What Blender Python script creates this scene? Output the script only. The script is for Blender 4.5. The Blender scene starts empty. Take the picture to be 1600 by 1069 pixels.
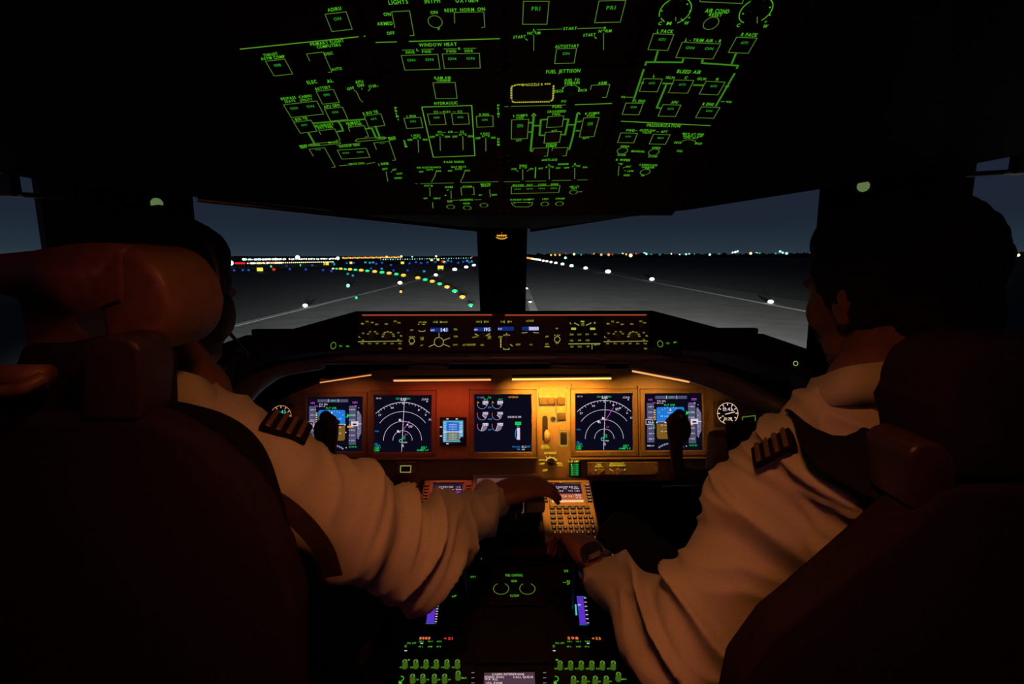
import bpy, bmesh, math, random
from mathutils import Vector, Matrix, noise

# ------------------------------------------------------------------ camera
F_PX = 800.0
PITCH = math.radians(9.55); YAW = math.radians(0.93)
CAM = Vector((-0.012, 0.0, 1.30))
FW = Vector((math.sin(YAW)*math.cos(PITCH), math.cos(YAW)*math.cos(PITCH), -math.sin(PITCH)))
RT = Vector((math.cos(YAW), -math.sin(YAW), 0))
UP = RT.cross(FW)
cam_data = bpy.data.cameras.new('camera'); cam_data.lens = 18.0; cam_data.sensor_width = 36.0
cam_data.clip_start = 0.02; cam_data.clip_end = 9000
cam = bpy.data.objects.new('camera', cam_data); bpy.context.scene.collection.objects.link(cam)
cam.matrix_world = Matrix((( RT.x, UP.x, -FW.x, CAM.x), (RT.y, UP.y, -FW.y, CAM.y), (RT.z, UP.z, -FW.z, CAM.z), (0,0,0,1)))
sc = bpy.context.scene
sc.camera = cam
vs = sc.view_settings
sc.display_settings.display_device = 'sRGB'
vs.view_transform = 'Standard'; vs.look = 'None'; vs.exposure = 0.0; vs.gamma = 1.0; vs.use_curve_mapping = False
GROUND = CAM.z - 6.0
def P(px, py, D): return CAM + D*(FW + (px-800.0)/F_PX*RT - (py-534.5)/F_PX*UP)      # the place D metres ahead that the photo shows at (px, py)
COL = sc.collection
sc.cycles.sample_clamp_indirect = 0.08; sc.cycles.caustics_reflective = False; sc.cycles.caustics_refractive = False

def srgb(r, g, b):
    def c(x):
        x /= 255.0
        return x/12.92 if x <= .04045 else ((x+.055)/1.055)**2.4
    return (c(r), c(g), c(b))

# ------------------------------------------------------------------ night sky
world = bpy.data.worlds.new('night_sky'); sc.world = world; world.use_nodes = True
nt = world.node_tree; nt.nodes.clear()
wo = nt.nodes.new('ShaderNodeOutputWorld'); bg = nt.nodes.new('ShaderNodeBackground')
tc = nt.nodes.new('ShaderNodeTexCoord'); sx = nt.nodes.new('ShaderNodeSeparateXYZ'); rp = nt.nodes.new('ShaderNodeValToRGB')
nt.links.new(tc.outputs['Generated'], sx.inputs[0]); nt.links.new(sx.outputs['Z'], rp.inputs[0])
nt.links.new(rp.outputs[0], bg.inputs[0]); nt.links.new(bg.outputs[0], wo.inputs[0])
e = rp.color_ramp.elements
e[0].position = 0.0; e[0].color = (*srgb(46, 58, 66), 1)
e[1].position = 1.0; e[1].color = (*srgb(14, 14, 24), 1)
for p, c in ((.015, srgb(36, 50, 62)), (.06, srgb(30, 38, 52)), (.14, srgb(30, 36, 52)), (.4, srgb(22, 24, 38))):
    q = e.new(p); q.color = (*c, 1)
bg.inputs[1].default_value = 1.0

# ------------------------------------------------------------------ lamps
def area(name, loc, target, sx_, sy_, power, col, spread=180):
    l = bpy.data.lights.new(name, 'AREA'); l.shape = 'RECTANGLE'; l.size = sx_; l.size_y = sy_
    l.energy = power; l.color = col; l.spread = math.radians(spread)
    o = bpy.data.objects.new(name, l); COL.objects.link(o); o.location = loc
    d = Vector(target) - Vector(loc); o.rotation_euler = d.to_track_quat('-Z', 'Y').to_euler(); return o
def spot(name, loc, target, power, col, size, blend, radius=.15):
    l = bpy.data.lights.new(name, 'SPOT'); l.energy = power; l.color = col; l.spot_size = math.radians(size)
    l.spot_blend = blend; l.shadow_soft_size = radius
    o = bpy.data.objects.new(name, l); COL.objects.link(o); o.location = loc
    d = Vector(target) - Vector(loc); o.rotation_euler = d.to_track_quat('-Z', 'Y').to_euler(); return o
AMB = (1.0, .36, .11)
# lamps of the flight deck: a warm dome above the aisle, lamps under the glareshield
area('dome_lamp', (0.03, .24, 1.60), (0.0, .52, .85), .08, .08, .60, (1.0, .30, .085), 104)
area('aft_tint_fill', (0.0, -.9, 1.90), (0, .3, .9), .5, .3, 1.0, (1.0, .20, .42))  # added weak fill, no real lamp: gives the dark areas a purplish tint
LAMP_SPECS = [  # px x0, x1, y, power, colour
    (800, 955, 592, 1.15, (1.0, .40, .035)), (615, 767, 594, .13, (1.0, .10, .025)),
    (1000, 1075, 594, .22, (1.0, .42, .06)), (505, 580, 592, .04, (1.0, .25, .06))]
# flood lamps under the glareshield rim that light the two keypads
spot('keypad_flood_lamp', P(862, 577, 1.20), P(882, 772, 1.42), 12, (1.0, .38, .045), 32, .7, .01)
spot('keypad_flood_lamp', P(720, 577, 1.20), P(700, 780, 1.42), 6, (1.0, .15, .06), 30, .7, .01)
# the aircraft's own landing lamps on the nose gear and wing roots (below and behind the cockpit)
spot('nose_landing_lamp', (0.3, -6, GROUND+1.6), (8, 70, GROUND), 260000, (.95, 1.0, .97), 75, 1.0)
spot('wing_landing_lamp', (3.2, -14, GROUND+3.0), (10, 60, GROUND), 700000, (1.0, 1.0, .95), 60, 1.0)
spot('wing_landing_lamp', (-3.2, -14, GROUND+3.0), (-8, 75, GROUND), 420000, (.95, 1.0, 1.0), 60, 1.0)

# ------------------------------------------------------------------ measuring helpers
def ray(px, py): return FW + (px-800.0)/F_PX*RT - (py-534.5)/F_PX*UP
def G(px, py, z=None):
    z = GROUND if z is None else z
    r = ray(px, py); t = (z-CAM.z)/r.z
    return CAM + t*r
class Plane:
    def __init__(s, o, u, v):
        s.o = Vector(o); s.u = Vector(u).normalized(); s.v = Vector(v).normalized(); s.n = s.u.cross(s.v).normalized()
    def hit(s, px, py):
        r = ray(px, py); t = (s.o-CAM).dot(s.n)/r.dot(s.n); return CAM+t*r
    def ab(s, px, py):
        h = s.hit(px, py)-s.o; return h.dot(s.u), h.dot(s.v)
    def frame(s, a, b, z=0):
        p = s.o+s.u*a+s.v*b+s.n*z
        return Matrix(((s.u.x, s.v.x, s.n.x, p.x), (s.u.y, s.v.y, s.n.y, p.y), (s.u.z, s.v.z, s.n.z, p.z), (0,0,0,1)))

# ------------------------------------------------------------------ materials
MATS = {}
def mat(name, col=(.1,.1,.1), rough=.5, metal=0.0, noise_amt=.15, scale=40, bump=.0, coat=0, sheen=0, spec=.5):
    if name in MATS: return MATS[name]
    m = bpy.data.materials.new(name); m.use_nodes = True; t = m.node_tree; b = t.nodes['Principled BSDF']
    n = t.nodes.new('ShaderNodeTexNoise'); n.inputs['Scale'].default_value = scale; n.inputs['Detail'].default_value = 5
    tcn = t.nodes.new('ShaderNodeTexCoord'); t.links.new(tcn.outputs['Object'], n.inputs['Vector'])
    r = t.nodes.new('ShaderNodeValToRGB'); t.links.new(n.outputs['Fac'], r.inputs[0])
    k = noise_amt
    r.color_ramp.elements[0].position = .3; r.color_ramp.elements[0].color = (*[c*(1-k) for c in col], 1)
    r.color_ramp.elements[1].position = .7; r.color_ramp.elements[1].color = (*[min(1, c*(1+k)) for c in col], 1)
    t.links.new(r.outputs[0], b.inputs['Base Color'])
    b.inputs['Roughness'].default_value = rough; b.inputs['Metallic'].default_value = metal
    b.inputs['Specular IOR Level'].default_value = spec
    b.inputs['Coat Weight'].default_value = coat; b.inputs['Sheen Weight'].default_value = sheen
    if bump:
        bp = t.nodes.new('ShaderNodeBump'); bp.inputs['Strength'].default_value = bump; bp.inputs['Distance'].default_value = .002
        t.links.new(n.outputs['Fac'], bp.inputs['Height']); t.links.new(bp.outputs[0], b.inputs['Normal'])
    MATS[name] = m; return m
def emi(name, col, s=1.0, light=False):
    if name in MATS: return MATS[name]
    m = bpy.data.materials.new(name); m.use_nodes = True; t = m.node_tree; t.nodes.clear()
    o = t.nodes.new('ShaderNodeOutputMaterial'); em = t.nodes.new('ShaderNodeEmission')
    em.inputs[0].default_value = (*col, 1); em.inputs[1].default_value = s; t.links.new(em.outputs[0], o.inputs[0])
    if not light: m.cycles.emission_sampling = 'NONE'
    MATS[name] = m; return m
def glass(name):
    m = bpy.data.materials.new(name); m.use_nodes = True; t = m.node_tree; t.nodes.clear()
    o = t.nodes.new('ShaderNodeOutputMaterial'); mx = t.nodes.new('ShaderNodeMixShader')
    tr = t.nodes.new('ShaderNodeBsdfTransparent'); tr.inputs[0].default_value = (.97, .98, .98, 1)
    gl = t.nodes.new('ShaderNodeBsdfGlossy'); gl.inputs['Roughness'].default_value = .04
    fr = t.nodes.new('ShaderNodeFresnel'); fr.inputs[0].default_value = 1.2
    t.links.new(fr.outputs[0], mx.inputs[0]); t.links.new(tr.outputs[0], mx.inputs[1]); t.links.new(gl.outputs[0], mx.inputs[2])
    t.links.new(mx.outputs[0], o.inputs[0]); return m

M_PANEL = mat('brown_panel_paint', (.30, .205, .14), .55, scale=60, noise_amt=.08, bump=.15)
M_BEZEL = mat('display_bezel_paint', (.20, .135, .095), .5, scale=80, noise_amt=.08)
M_OVH = mat('overhead_panel_paint', (.014, .009, .013), .7, scale=60, noise_amt=.1)
M_BLACK = mat('black_plastic', (.012, .010, .012), .45, scale=90)
M_GLARE = mat('glareshield_vinyl', (.012, .011, .013), .8, scale=200, bump=.3, spec=.25)
M_LINER = mat('cockpit_liner', (.024, .013, .024), .85, scale=30, spec=.2)
M_FABRIC = mat('dark_seat_fabric', (.026, .013, .026), .95, scale=220, bump=.4, spec=.15)
M_LEATHER = mat('brown_seat_leather', (.27, .12, .06), .42, scale=90, bump=.35)
M_METAL = mat('brushed_metal', (.62, .52, .42), .28, 1.0, scale=120)
M_DMETAL = mat('dark_metal', (.10, .09, .09), .4, .8, scale=120)
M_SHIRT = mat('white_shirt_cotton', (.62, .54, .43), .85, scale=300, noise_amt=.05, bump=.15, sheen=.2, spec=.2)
M_SKIN = mat('skin', (.25, .10, .06), .55, scale=60, noise_amt=.12, bump=.1)
M_HAIR = mat('black_hair', (.014, .008, .013), .75, scale=400, bump=.8, spec=.25)
M_TROUSER = mat('dark_trouser_wool', (.012, .011, .016), .9, scale=300, bump=.2, spec=.2)
M_STRAP = mat('black_webbing', (.008, .007, .010), .8, scale=250, bump=.5, spec=.2)
M_SCREEN = mat('display_glass_dark', (.006, .006, .012), .12, scale=20)
M_KEY = mat('grey_key_plastic', (.05, .045, .04), .5, scale=90)
M_HANDLE = mat('grey_lever_grip', (.16, .14, .13), .5, scale=90)
M_GOLD = mat('gold_braid', (.55, .38, .12), .4, .6, scale=300)

G_TX = emi('green_legend_light', (.095, .58, .012), .85)
G_WL = emi('green_divider_light', (.12, .42, .02), .85)
G_LN = emi('green_line_light', (.095, .235, .022), .85)
G_CP = emi('green_caption_light', (.022, .42, .020), .8)
G_BAR = emi('green_bar_light', (.045, .27, .010), .8)
Y_TX = emi('yellow_legend_light', (.50, .50, .035), .9)
Y_LN = emi('yellow_line_light', (.42, .40, .10), .7)
A_TX = emi('amber_legend_light', (.9, .42, .04), .9)
A_DM = emi('amber_glow_light', (.45, .12, .015), .8)
W_TX = emi('white_symbol_light', (.72, .60, .75), 1.0)
W_DM = emi('grey_symbol_light', (.42, .33, .46), .9)
B_SKY = emi('blue_attitude_light', (.010, .19, .66), 1.0)
BR_GND = emi('brown_attitude_light', (.19, .10, .012), 1.0)
B_TAPE = emi('slate_tape_light', (.075, .075, .15), 1.0)
B_TX = emi('blue_symbol_light', (.02, .28, .75), 1.0)
C_TX = emi('cyan_symbol_light', (.05, .62, .50), 1.0)
M_TX = emi('magenta_symbol_light', (.60, .07, .68), 1.0)
GR_TX = emi('green_symbol_light', (.01, .70, .12), 1.0)
R_TX = emi('red_symbol_light', (.95, .05, .03), 1.0)
S_BG = emi('screen_black_glow', (.0030, .0028, .0095), 1.0)
LCD_BG = emi('blue_window_glow', (.006, .022, .16), 1.0)
LCD_TX = emi('window_digit_light', (.75, .75, 1.0), 1.1)
V_BAR = emi('violet_trim_light', (.10, .03, .55), 1.0)
O_DG = emi('orange_digit_light', (1.0, .22, .06), 1.0)

# ------------------------------------------------------------------ object helpers
def link(o, parent=None):
    COL.objects.link(o)
    if parent is not None: o.parent = parent
    return o
def tag(o, label, cat, group=None, kind=None):
    o['label'] = label
    if cat: o['category'] = cat
    if group: o['group'] = group
    if kind: o['kind'] = kind
    return o
def empty(name, label, cat, mtx=None, group=None):
    o = bpy.data.objects.new(name, None); o.empty_display_size = .02; COL.objects.link(o)
    if mtx is not None: o.matrix_world = mtx if isinstance(mtx, Matrix) else Matrix.Translation(Vector(mtx))
    return tag(o, label, cat, group)
def obj(name, bm, material, parent=None, smooth=False, mods=()):
    me = bpy.data.meshes.new(name); bm.normal_update(); bm.to_mesh(me); bm.free()
    ms = material if isinstance(material, (list, tuple)) else [material]
    for m in ms: me.materials.append(m)
    o = bpy.data.objects.new(name, me); link(o, parent)
    if smooth:
        for p in me.polygons: p.use_smooth = True
    return o
def struct(o): o['kind'] = 'structure'; return o
def box(bm, x0, x1, y0, y1, z0, z1, bev=0.0, seg=2, mtx=None):
    r = bmesh.ops.create_cube(bm, size=1.0)
    vs_ = r['verts']
    for v in vs_:
        v.co = Vector(((x0+x1)/2+v.co.x*(x1-x0), (y0+y1)/2+v.co.y*(y1-y0), (z0+z1)/2+v.co.z*(z1-z0)))
    if bev > 0:
        es = list({ed for v in vs_ for ed in v.link_edges})
        r2 = bmesh.ops.bevel(bm, geom=es, offset=bev, segments=seg, profile=.5, affect='EDGES')
        vs_ = list({v for f in r2['faces'] for v in f.verts} | {v for v in vs_ if v.is_valid})
    if mtx is not None:
        for v in vs_: v.co = mtx @ v.co
    return vs_
def prism(bm, pts, z0, z1, bev=0.0):
    n = len(pts); ar = sum(pts[i][0]*pts[(i+1) % n][1]-pts[(i+1) % n][0]*pts[i][1] for i in range(n))
    if ar < 0: pts = list(pts)[::-1]
    a = [bm.verts.new((x, y, z0)) for x, y in pts]; b = [bm.verts.new((x, y, z1)) for x, y in pts]
    bm.faces.new(a[::-1]); top = bm.faces.new(b)
    for i in range(n): bm.faces.new((a[i], a[(i+1) % n], b[(i+1) % n], b[i]))
    if bev > 0:
        bmesh.ops.bevel(bm, geom=list(top.edges), offset=bev, segments=2, profile=.5, affect='EDGES')
def hull_strip(bm, quadpts):            # closed solid from two matching loops of points
    a = [bm.verts.new(p) for p in quadpts[0]]; b = [bm.verts.new(p) for p in quadpts[1]]; n = len(a)
    bm.faces.new(a[::-1]); bm.faces.new(b)
    for i in range(n): bm.faces.new((a[i], a[(i+1) % n], b[(i+1) % n], b[i]))
    bmesh.ops.recalc_face_normals(bm, faces=bm.faces[:])
def cyl(bm, c, r, h, seg=20, r2=None, axis='Z', bev=0.0):
    res = bmesh.ops.create_cone(bm, cap_ends=True, segments=seg, radius1=r, radius2=r if r2 is None else r2, depth=h)
    m = Matrix.Identity(4)
    if axis == 'Y': m = Matrix.Rotation(math.pi/2, 4, 'X')
    if axis == 'X': m = Matrix.Rotation(math.pi/2, 4, 'Y')
    for v in res['verts']: v.co = m @ v.co + Vector(c)
    return res['verts']
def orient(d, ref=(0, 0, 1)):           # matrix with z along d
    d = Vector(d).normalized(); ref = Vector(ref)
    x = ref.cross(d)
    if x.length < 1e-4: x = Vector((1, 0, 0)).cross(d)
    x.normalize(); y = d.cross(x)
    return Matrix(((x.x, y.x, d.x), (x.y, y.y, d.y), (x.z, y.z, d.z)))
def ball(bm, c, r, sub=3, rot=None):
    r = (r, r, r) if isinstance(r, (int, float)) else r
    res = bmesh.ops.create_icosphere(bm, subdivisions=sub, radius=1.0)
    for v in res['verts']:
        p = Vector((v.co.x*r[0], v.co.y*r[1], v.co.z*r[2]))
        v.co = (rot @ p if rot is not None else p)+Vector(c)
def cap(bm, p0, r0, p1, r1, seg=16, rings=5):       # tapered capsule
    p0 = Vector(p0); p1 = Vector(p1); d = p1-p0; L = d.length
    if L < 1e-6: return ball(bm, p0, r0, 2)
    R = orient(d); loops = []
    prof = [(-r0*math.cos(t), r0*math.sin(t)) for t in [math.pi/2*i/rings for i in range(1, rings+1)]]
    prof += [(L+r1*math.sin(t), r1*math.cos(t)) for t in [math.pi/2*i/rings for i in range(0, rings)]]
    for z, r in prof:
        loops.append([bm.verts.new(p0+R @ Vector((r*math.cos(2*math.pi*k/seg), r*math.sin(2*math.pi*k/seg), z))) for k in range(seg)])
    for a, b in zip(loops, loops[1:]):
        for k in range(seg): bm.faces.new((a[k], a[(k+1) % seg], b[(k+1) % seg], b[k]))
    s = bm.verts.new(p0+R @ Vector((0, 0, -r0))); t = bm.verts.new(p0+R @ Vector((0, 0, L+r1)))
    for k in range(seg):
        bm.faces.new((s, loops[0][(k+1) % seg], loops[0][k])); bm.faces.new((t, loops[-1][k], loops[-1][(k+1) % seg]))
def chain(bm, pts, rs, seg=16):
    for i in range(len(pts)-1): cap(bm, pts[i], rs[i], pts[i+1], rs[i+1], seg)
def bake(name, bm, material, parent, voxel, smooth_it=6, displace=None, reshape=None):
    me = bpy.data.meshes.new(name+'_raw'); bmesh.ops.recalc_face_normals(bm, faces=bm.faces[:]); bm.to_mesh(me); bm.free()
    o = bpy.data.objects.new(name, me); COL.objects.link(o)
    m = o.modifiers.new('r', 'REMESH'); m.mode = 'VOXEL'; m.voxel_size = voxel; m.adaptivity = 0
    s = o.modifiers.new('s', 'SMOOTH'); s.iterations = smooth_it; s.factor = .5
    dg = bpy.context.evaluated_depsgraph_get(); ev = o.evaluated_get(dg)
    nm = bpy.data.meshes.new_from_object(ev); bpy.data.objects.remove(o); bpy.data.meshes.remove(me)
    nm.name = name; nm.materials.clear(); nm.materials.append(material)
    if displace:
        nrm = [v.normal.copy() for v in nm.vertices]
        for v, n in zip(nm.vertices, nrm): v.co = v.co + n*displace(v.co, n)
    if parent is not None:
        inv = parent.matrix_world.inverted()
        nm.transform(inv)
    for p in nm.polygons: p.use_smooth = True
    ob = bpy.data.objects.new(name, nm); link(ob, parent)
    return ob
def tube(bm, pts, r, seg=10):
    rs = r if isinstance(r, (list, tuple)) else [r]*len(pts)
    pts = [Vector(p) for p in pts]; loops = []
    for i, p in enumerate(pts):
        d = (pts[min(i+1, len(pts)-1)]-pts[max(i-1, 0)]); R = orient(d)
        loops.append([bm.verts.new(p+R @ Vector((rs[i]*math.cos(2*math.pi*k/seg), rs[i]*math.sin(2*math.pi*k/seg), 0))) for k in range(seg)])
    for a, b in zip(loops, loops[1:]):
        for k in range(seg): bm.faces.new((a[k], a[(k+1) % seg], b[(k+1) % seg], b[k]))
    bm.faces.new(loops[0][::-1]); bm.faces.new(loops[-1])

# ------------------------------------------------------------------ glyphs
GLY = {}
def load_glyphs(chars):
    cu = bpy.data.curves.new('glyph', 'FONT'); cu.resolution_u = 2; cu.offset = .012; cu.fill_mode = 'FRONT'
    o = bpy.data.objects.new('glyph', cu); COL.objects.link(o)
    for ch in chars:
        cu.body = ch; bpy.context.view_layer.update()
        dg = bpy.context.evaluated_depsgraph_get(); ev = o.evaluated_get(dg); me = ev.to_mesh()
        V = [(v.co.x, v.co.y) for v in me.vertices]; Fc = [tuple(p.vertices) for p in me.polygons]
        if V:
            x0 = min(v[0] for v in V); x1 = max(v[0] for v in V)
            GLY[ch] = ([(x-x0, y) for x, y in V], Fc, x1-x0)
        ev.to_mesh_clear()
    bpy.data.objects.remove(o); bpy.data.curves.remove(cu)
    cap_h = max(y for x, y in GLY['H'][0])
    for k, (V, Fc, w) in list(GLY.items()): GLY[k] = ([(x/cap_h, y/cap_h) for x, y in V], Fc, w/cap_h)
load_glyphs('ABCDEFGHIJKLMNOPQRSTUVWXYZ0123456789./-+<>:')

class Ink:
    """flat printed or lit marks gathered into ONE mesh"""
    def __init__(s): s.v = []; s.f = []; s.m = []; s.mats = []
    def mi(s, m):
        if m not in s.mats: s.mats.append(m)
        return s.mats.index(m)
    def poly(s, pts, m, z=0):
        n = len(s.v); s.v += [(x, y, z) for x, y in pts]; s.f.append(tuple(range(n, n+len(pts)))); s.m.append(s.mi(m))
    def rect(s, x0, y0, x1, y1, m, z=0): s.poly([(x0, y0), (x1, y0), (x1, y1), (x0, y1)], m, z)
    def line(s, pts, w, m, z=0, closed=False):
        pts = [Vector(p[:2]) for p in pts]
        if closed: pts = pts+[pts[0], pts[1]]
        L = []; R = []
        for i, p in enumerate(pts):
            a = (p-pts[i-1]).normalized() if i > 0 else None
            b = (pts[i+1]-p).normalized() if i < len(pts)-1 else None
            if a is None: a = b
            if b is None: b = a
            t = (a+b)
            t = t.normalized() if t.length > 1e-6 else a
            nn = Vector((-t.y, t.x)); k = 1/max(.5, nn.dot(Vector((-a.y, a.x))))
            L.append(p+nn*w/2*k); R.append(p-nn*w/2*k)
        rng = range(1, len(pts)) if not closed else range(1, len(pts)-1)
        if closed:
            L[0] = L[-2]; R[0] = R[-2]
        for i in rng: s.poly([R[i-1], R[i], L[i], L[i-1]], m, z)
    def arc(s, cx, cy, r, a0, a1, w, m, z=0, n=24, ry=None):
        ry = r if ry is None else ry
        full = abs(a1-a0) >= 359.9
        pts = [(cx+r*math.cos(math.radians(a0+(a1-a0)*i/n)), cy+ry*math.sin(math.radians(a0+(a1-a0)*i/n))) for i in range(n if full else n+1)]
        s.line(pts, w, m, z, closed=full)
    def disc(s, cx, cy, r, m, z=0, n=16): s.poly([(cx+r*math.cos(2*math.pi*i/n), cy+r*math.sin(2*math.pi*i/n)) for i in range(n)], m, z)
    def text(s, t, p0, p1, vup, m, z=0):
        """text from p0 to p1 (baseline), vup = cap-height vector"""
        p0 = Vector(p0[:2]); p1 = Vector(p1[:2]); vup = Vector(vup[:2]); gap = .22; tot = 0; lay = []
        for ch in t:
            if ch in GLY: lay.append((ch, tot)); tot += GLY[ch][2]+gap
            else: tot += .55
        tot = max(tot-gap, .3); e1 = (p1-p0)/tot; mi = s.mi(m)
        for ch, off in lay:
            V, Fc, w = GLY[ch]; n = len(s.v)
            for x, y in V:
                q = p0+e1*(off+x)+vup*y; s.v.append((q.x, q.y, z))
            for f in Fc: s.f.append(tuple(i+n for i in f)); s.m.append(mi)
    def build(s, name, parent=None, zoff=0, label=None):
        me = bpy.data.meshes.new(name); me.from_pydata([(x, y, z+zoff) for x, y, z in s.v], [], s.f)
        for m in s.mats: me.materials.append(m)
        me.polygons.foreach_set('material_index', s.m); me.update()
        o = bpy.data.objects.new(name, me); link(o, parent)
        if label: o['label'] = label
        return o
    def empty(s): return not s.f
# ================================================================== THE SHELL
E = CAM.z
GLS = glass('windshield_glass')
def rel(x, y, z): return Vector((x, y, E+z))
def slab(name, outline, off, m, parent=None):       # solid from a 3D outline and an offset vector
    bm = bmesh.new(); off = Vector(off); hull_strip(bm, ([Vector(p) for p in outline], [Vector(p)+off for p in outline]))
    return obj(name, bm, m, parent)
bm = bmesh.new(); box(bm, -1.6, 1.6, -1.33, 2.05, -.06, 0); struct(obj('floor', bm, mat('dark_floor_carpet', (.02, .016, .02), .95, scale=200, bump=.3)))
struct(slab('wall_rear', [(-1.12, -1.25, 0), (1.12, -1.25, 0), (1.0, -1.25, 2.05), (-1.0, -1.25, 2.05)], (0, -.04, 0), M_LINER))
bm = bmesh.new(); box(bm, -1.7, 1.7, -1.40, -1.31, -.8, 2.7); struct(obj('wall_light_stop', bm, M_LINER))  # unseen extra slab, added to block landing lamp light from behind
for s, nm in ((-1, 'left'), (1, 'right')):
    # lower side wall
    w = [(s*1.08, -1.25, 0), (s*1.08, .2, 0), (s*.96, 1.0, 0), (s*.90, 1.0, E-.22), (s*1.0, .2, E-.22), (s*1.04, -1.25, E-.22)]
    struct(slab('wall_'+nm, w, (s*.04, 0, 0), M_LINER))
    struct(slab('wall_'+nm+'_aft', [(s*1.04, -1.25, E-.22), (s*1.0, .15, E-.22), (s*.98, .15, E+.20), (s*1.0, -1.25, E+.75)], (s*.04, 0, 0), M_LINER))
    struct(slab('wall_'+nm+'_fore', [(s*.96, 1.0, 0), (s*.96, 1.96, 0), (s*.96, 1.96, 1.0), (s*.90, 1.0, 1.0)], (s*.04, 0, 0), M_LINER))
    # window pillar between windshield and side window
    q0, q1, q2 = Vector((s*.70, 1.17, 0)), Vector((s*.80, .97, 0)), Vector((s*.88, .99, 0))
    q3 = Vector((s*.77, 1.22, 0))
    lo = [q+Vector((0, 0, E-.45)) for q in (q0, q1, q2, q3)]; hi = [q+Vector((s*-.02, -.02, E+.2)) for q in (q0, q1, q2, q3)]
    bm = bmesh.new(); hull_strip(bm, (lo, hi)); struct(obj('trim_%d' % (1 if s < 0 else 2), bm, M_LINER))
# centre post
bm = bmesh.new()
hull_strip(bm, ([rel(-.088, 1.74, -.32), rel(.060, 1.74, -.32), rel(.056, 1.90, -.32), rel(-.08, 1.90, -.32)],
                [rel(-.100, 1.70, .12), rel(.066, 1.70, .12), rel(.060, 1.86, .12), rel(-.085, 1.86, .12)]))
struct(obj('trim_3', bm, M_BLACK))
# front bulkhead below the windshield
struct(slab('wall_front', [(-.98, 1.96, 0), (.98, 1.96, 0), (.98, 1.96, 1.02), (-.98, 1.96, 1.02)], (0, .03, 0), M_LINER))
# ceiling liner: window heads, sloping sides, aft roof
OVH = Plane(P(788, 70, .56), (1, 0, 0), P(788, 70, .56)-P(788, 320, .90))
bm = bmesh.new()
def on_ovh(a, py):   # point on the overhead plane, at side offset a and at the height of pixel row py
    h = OVH.hit(788, py); return Vector((a, h.y, h.z+.012))
oc = OVH.hit(788, 300).x
o_f = [on_ovh(-.33, 338), on_ovh(.33, 338)]; o_b = [on_ovh(-.33, -260), on_ovh(.33, -260)]
tl = [rel(-.99, .15, .17), rel(-.79, .97, .125), rel(-.69, 1.17, .128), rel(-.09, 1.72, .088), rel(.08, 1.72, .088), rel(.69, 1.17, .160), rel(.79, .97, .155), rel(.99, .15, .19)]
V = [bm.verts.new(p) for p in tl]; A, B = [bm.verts.new(p) for p in o_f]; C_, D_ = [bm.verts.new(p) for p in o_b]
R1 = bm.verts.new((-1.0, -1.3, E+.70)); R2 = bm.verts.new((1.0, -1.3, E+.70)); R3 = bm.verts.new((-.33, -1.3, E+.74)); R4 = bm.verts.new((.33, -1.3, E+.74))
for f in ((V[0], V[1], C_), (V[1], A, C_), (V[1], V[2], A), (V[2], V[3], A), (V[3], V[4], B, A), (V[4], V[5], B), (V[5], V[6], B), (V[6], D_, B), (V[6], V[7], D_),
          (A, B, D_, C_), (V[0], C_, R3, R1), (C_, D_, R4, R3), (D_, V[7], R2, R4)): bm.faces.new(f)
bmesh.ops.recalc_face_normals(bm, faces=bm.faces[:])
ceil_ = struct(obj('ceiling', bm, M_LINER)); md = ceil_.modifiers.new('thick', 'SOLIDIFY'); md.thickness = .03; md.offset = 1
if sum((f.normal.z for f in ceil_.data.polygons)) < 0: ceil_.data.flip_normals()
# window panes (thin glass panels) and the pale seal along each windshield head
panes = [(rel(-.088, 1.80, .13), rel(-.72, 1.195, .17), rel(-.72, 1.195, -.27), rel(-.088, 1.80, -.215)),
         (rel(.066, 1.80, .13), rel(.72, 1.195, .19), rel(.72, 1.195, -.27), rel(.066, 1.80, -.215)),
         (rel(-.84, .98, .17), rel(-1.0, .15, .21), rel(-1.02, .15, -.24), rel(-.87, .98, -.24)),
         (rel(.84, .98, .19), rel(1.0, .15, .22), rel(1.02, .15, -.24), rel(.87, .98, -.24))]
for i, q in enumerate(panes):
    nrm = (q[1]-q[0]).cross(q[2]-q[1]).normalized()
    o = slab('window_%d' % (i+1), q, nrm*.012, GLS); struct(o)
for k, (a, b) in enumerate(((tl[2], tl[3]), (tl[5], tl[4]))):
    bm = bmesh.new(); dz = Vector((0, .012, -.004)); tube(bm, [a+dz, (a+b)/2+dz, b+dz], .007, 10)
    struct(obj('trim_%d' % (4+k), bm, mat('pale_window_seal', (.75, .75, .72), .22, .7)))
# roof beam closing the head of the windshield outside
struct(slab('trim_6', [rel(-.74, 1.24, .14), rel(0, 1.92, .11), rel(.74, 1.24, .17), rel(.7, 1.0, .24), rel(-.7, 1.0, .24)], (0, 0, .05), M_LINER))
# sun-visor rails over the side windows
for s, px0, px1, py, D in ((-1, -30, 102, 303, .90), (1, 1508, 1640, 271, .90)):
    t = empty('sun_visor_rail', 'dark horizontal visor rail across the top of the %s side window' % ('left' if s < 0 else 'right'), 'rail', P((px0+px1)/2, py, D))
    c = P((px0+px1)/2, py, D); a = P(px0, py+(2 if s > 0 else -2), D)-c; b = P(px1, py+(-6 if s > 0 else 5), D)-c
    bm = bmesh.new(); tube(bm, [a, b], .0045, 8); obj('rail', bm, M_BLACK, t)
    bm = bmesh.new(); m_ = (a+b)/2-Vector((s*-.02, 0, 0)); box(bm, m_.x-.012, m_.x+.012, m_.y-.01, m_.y+.01, m_.z-.004, m_.z+.035, .003); obj('bracket', bm, M_BLACK, t)
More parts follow.
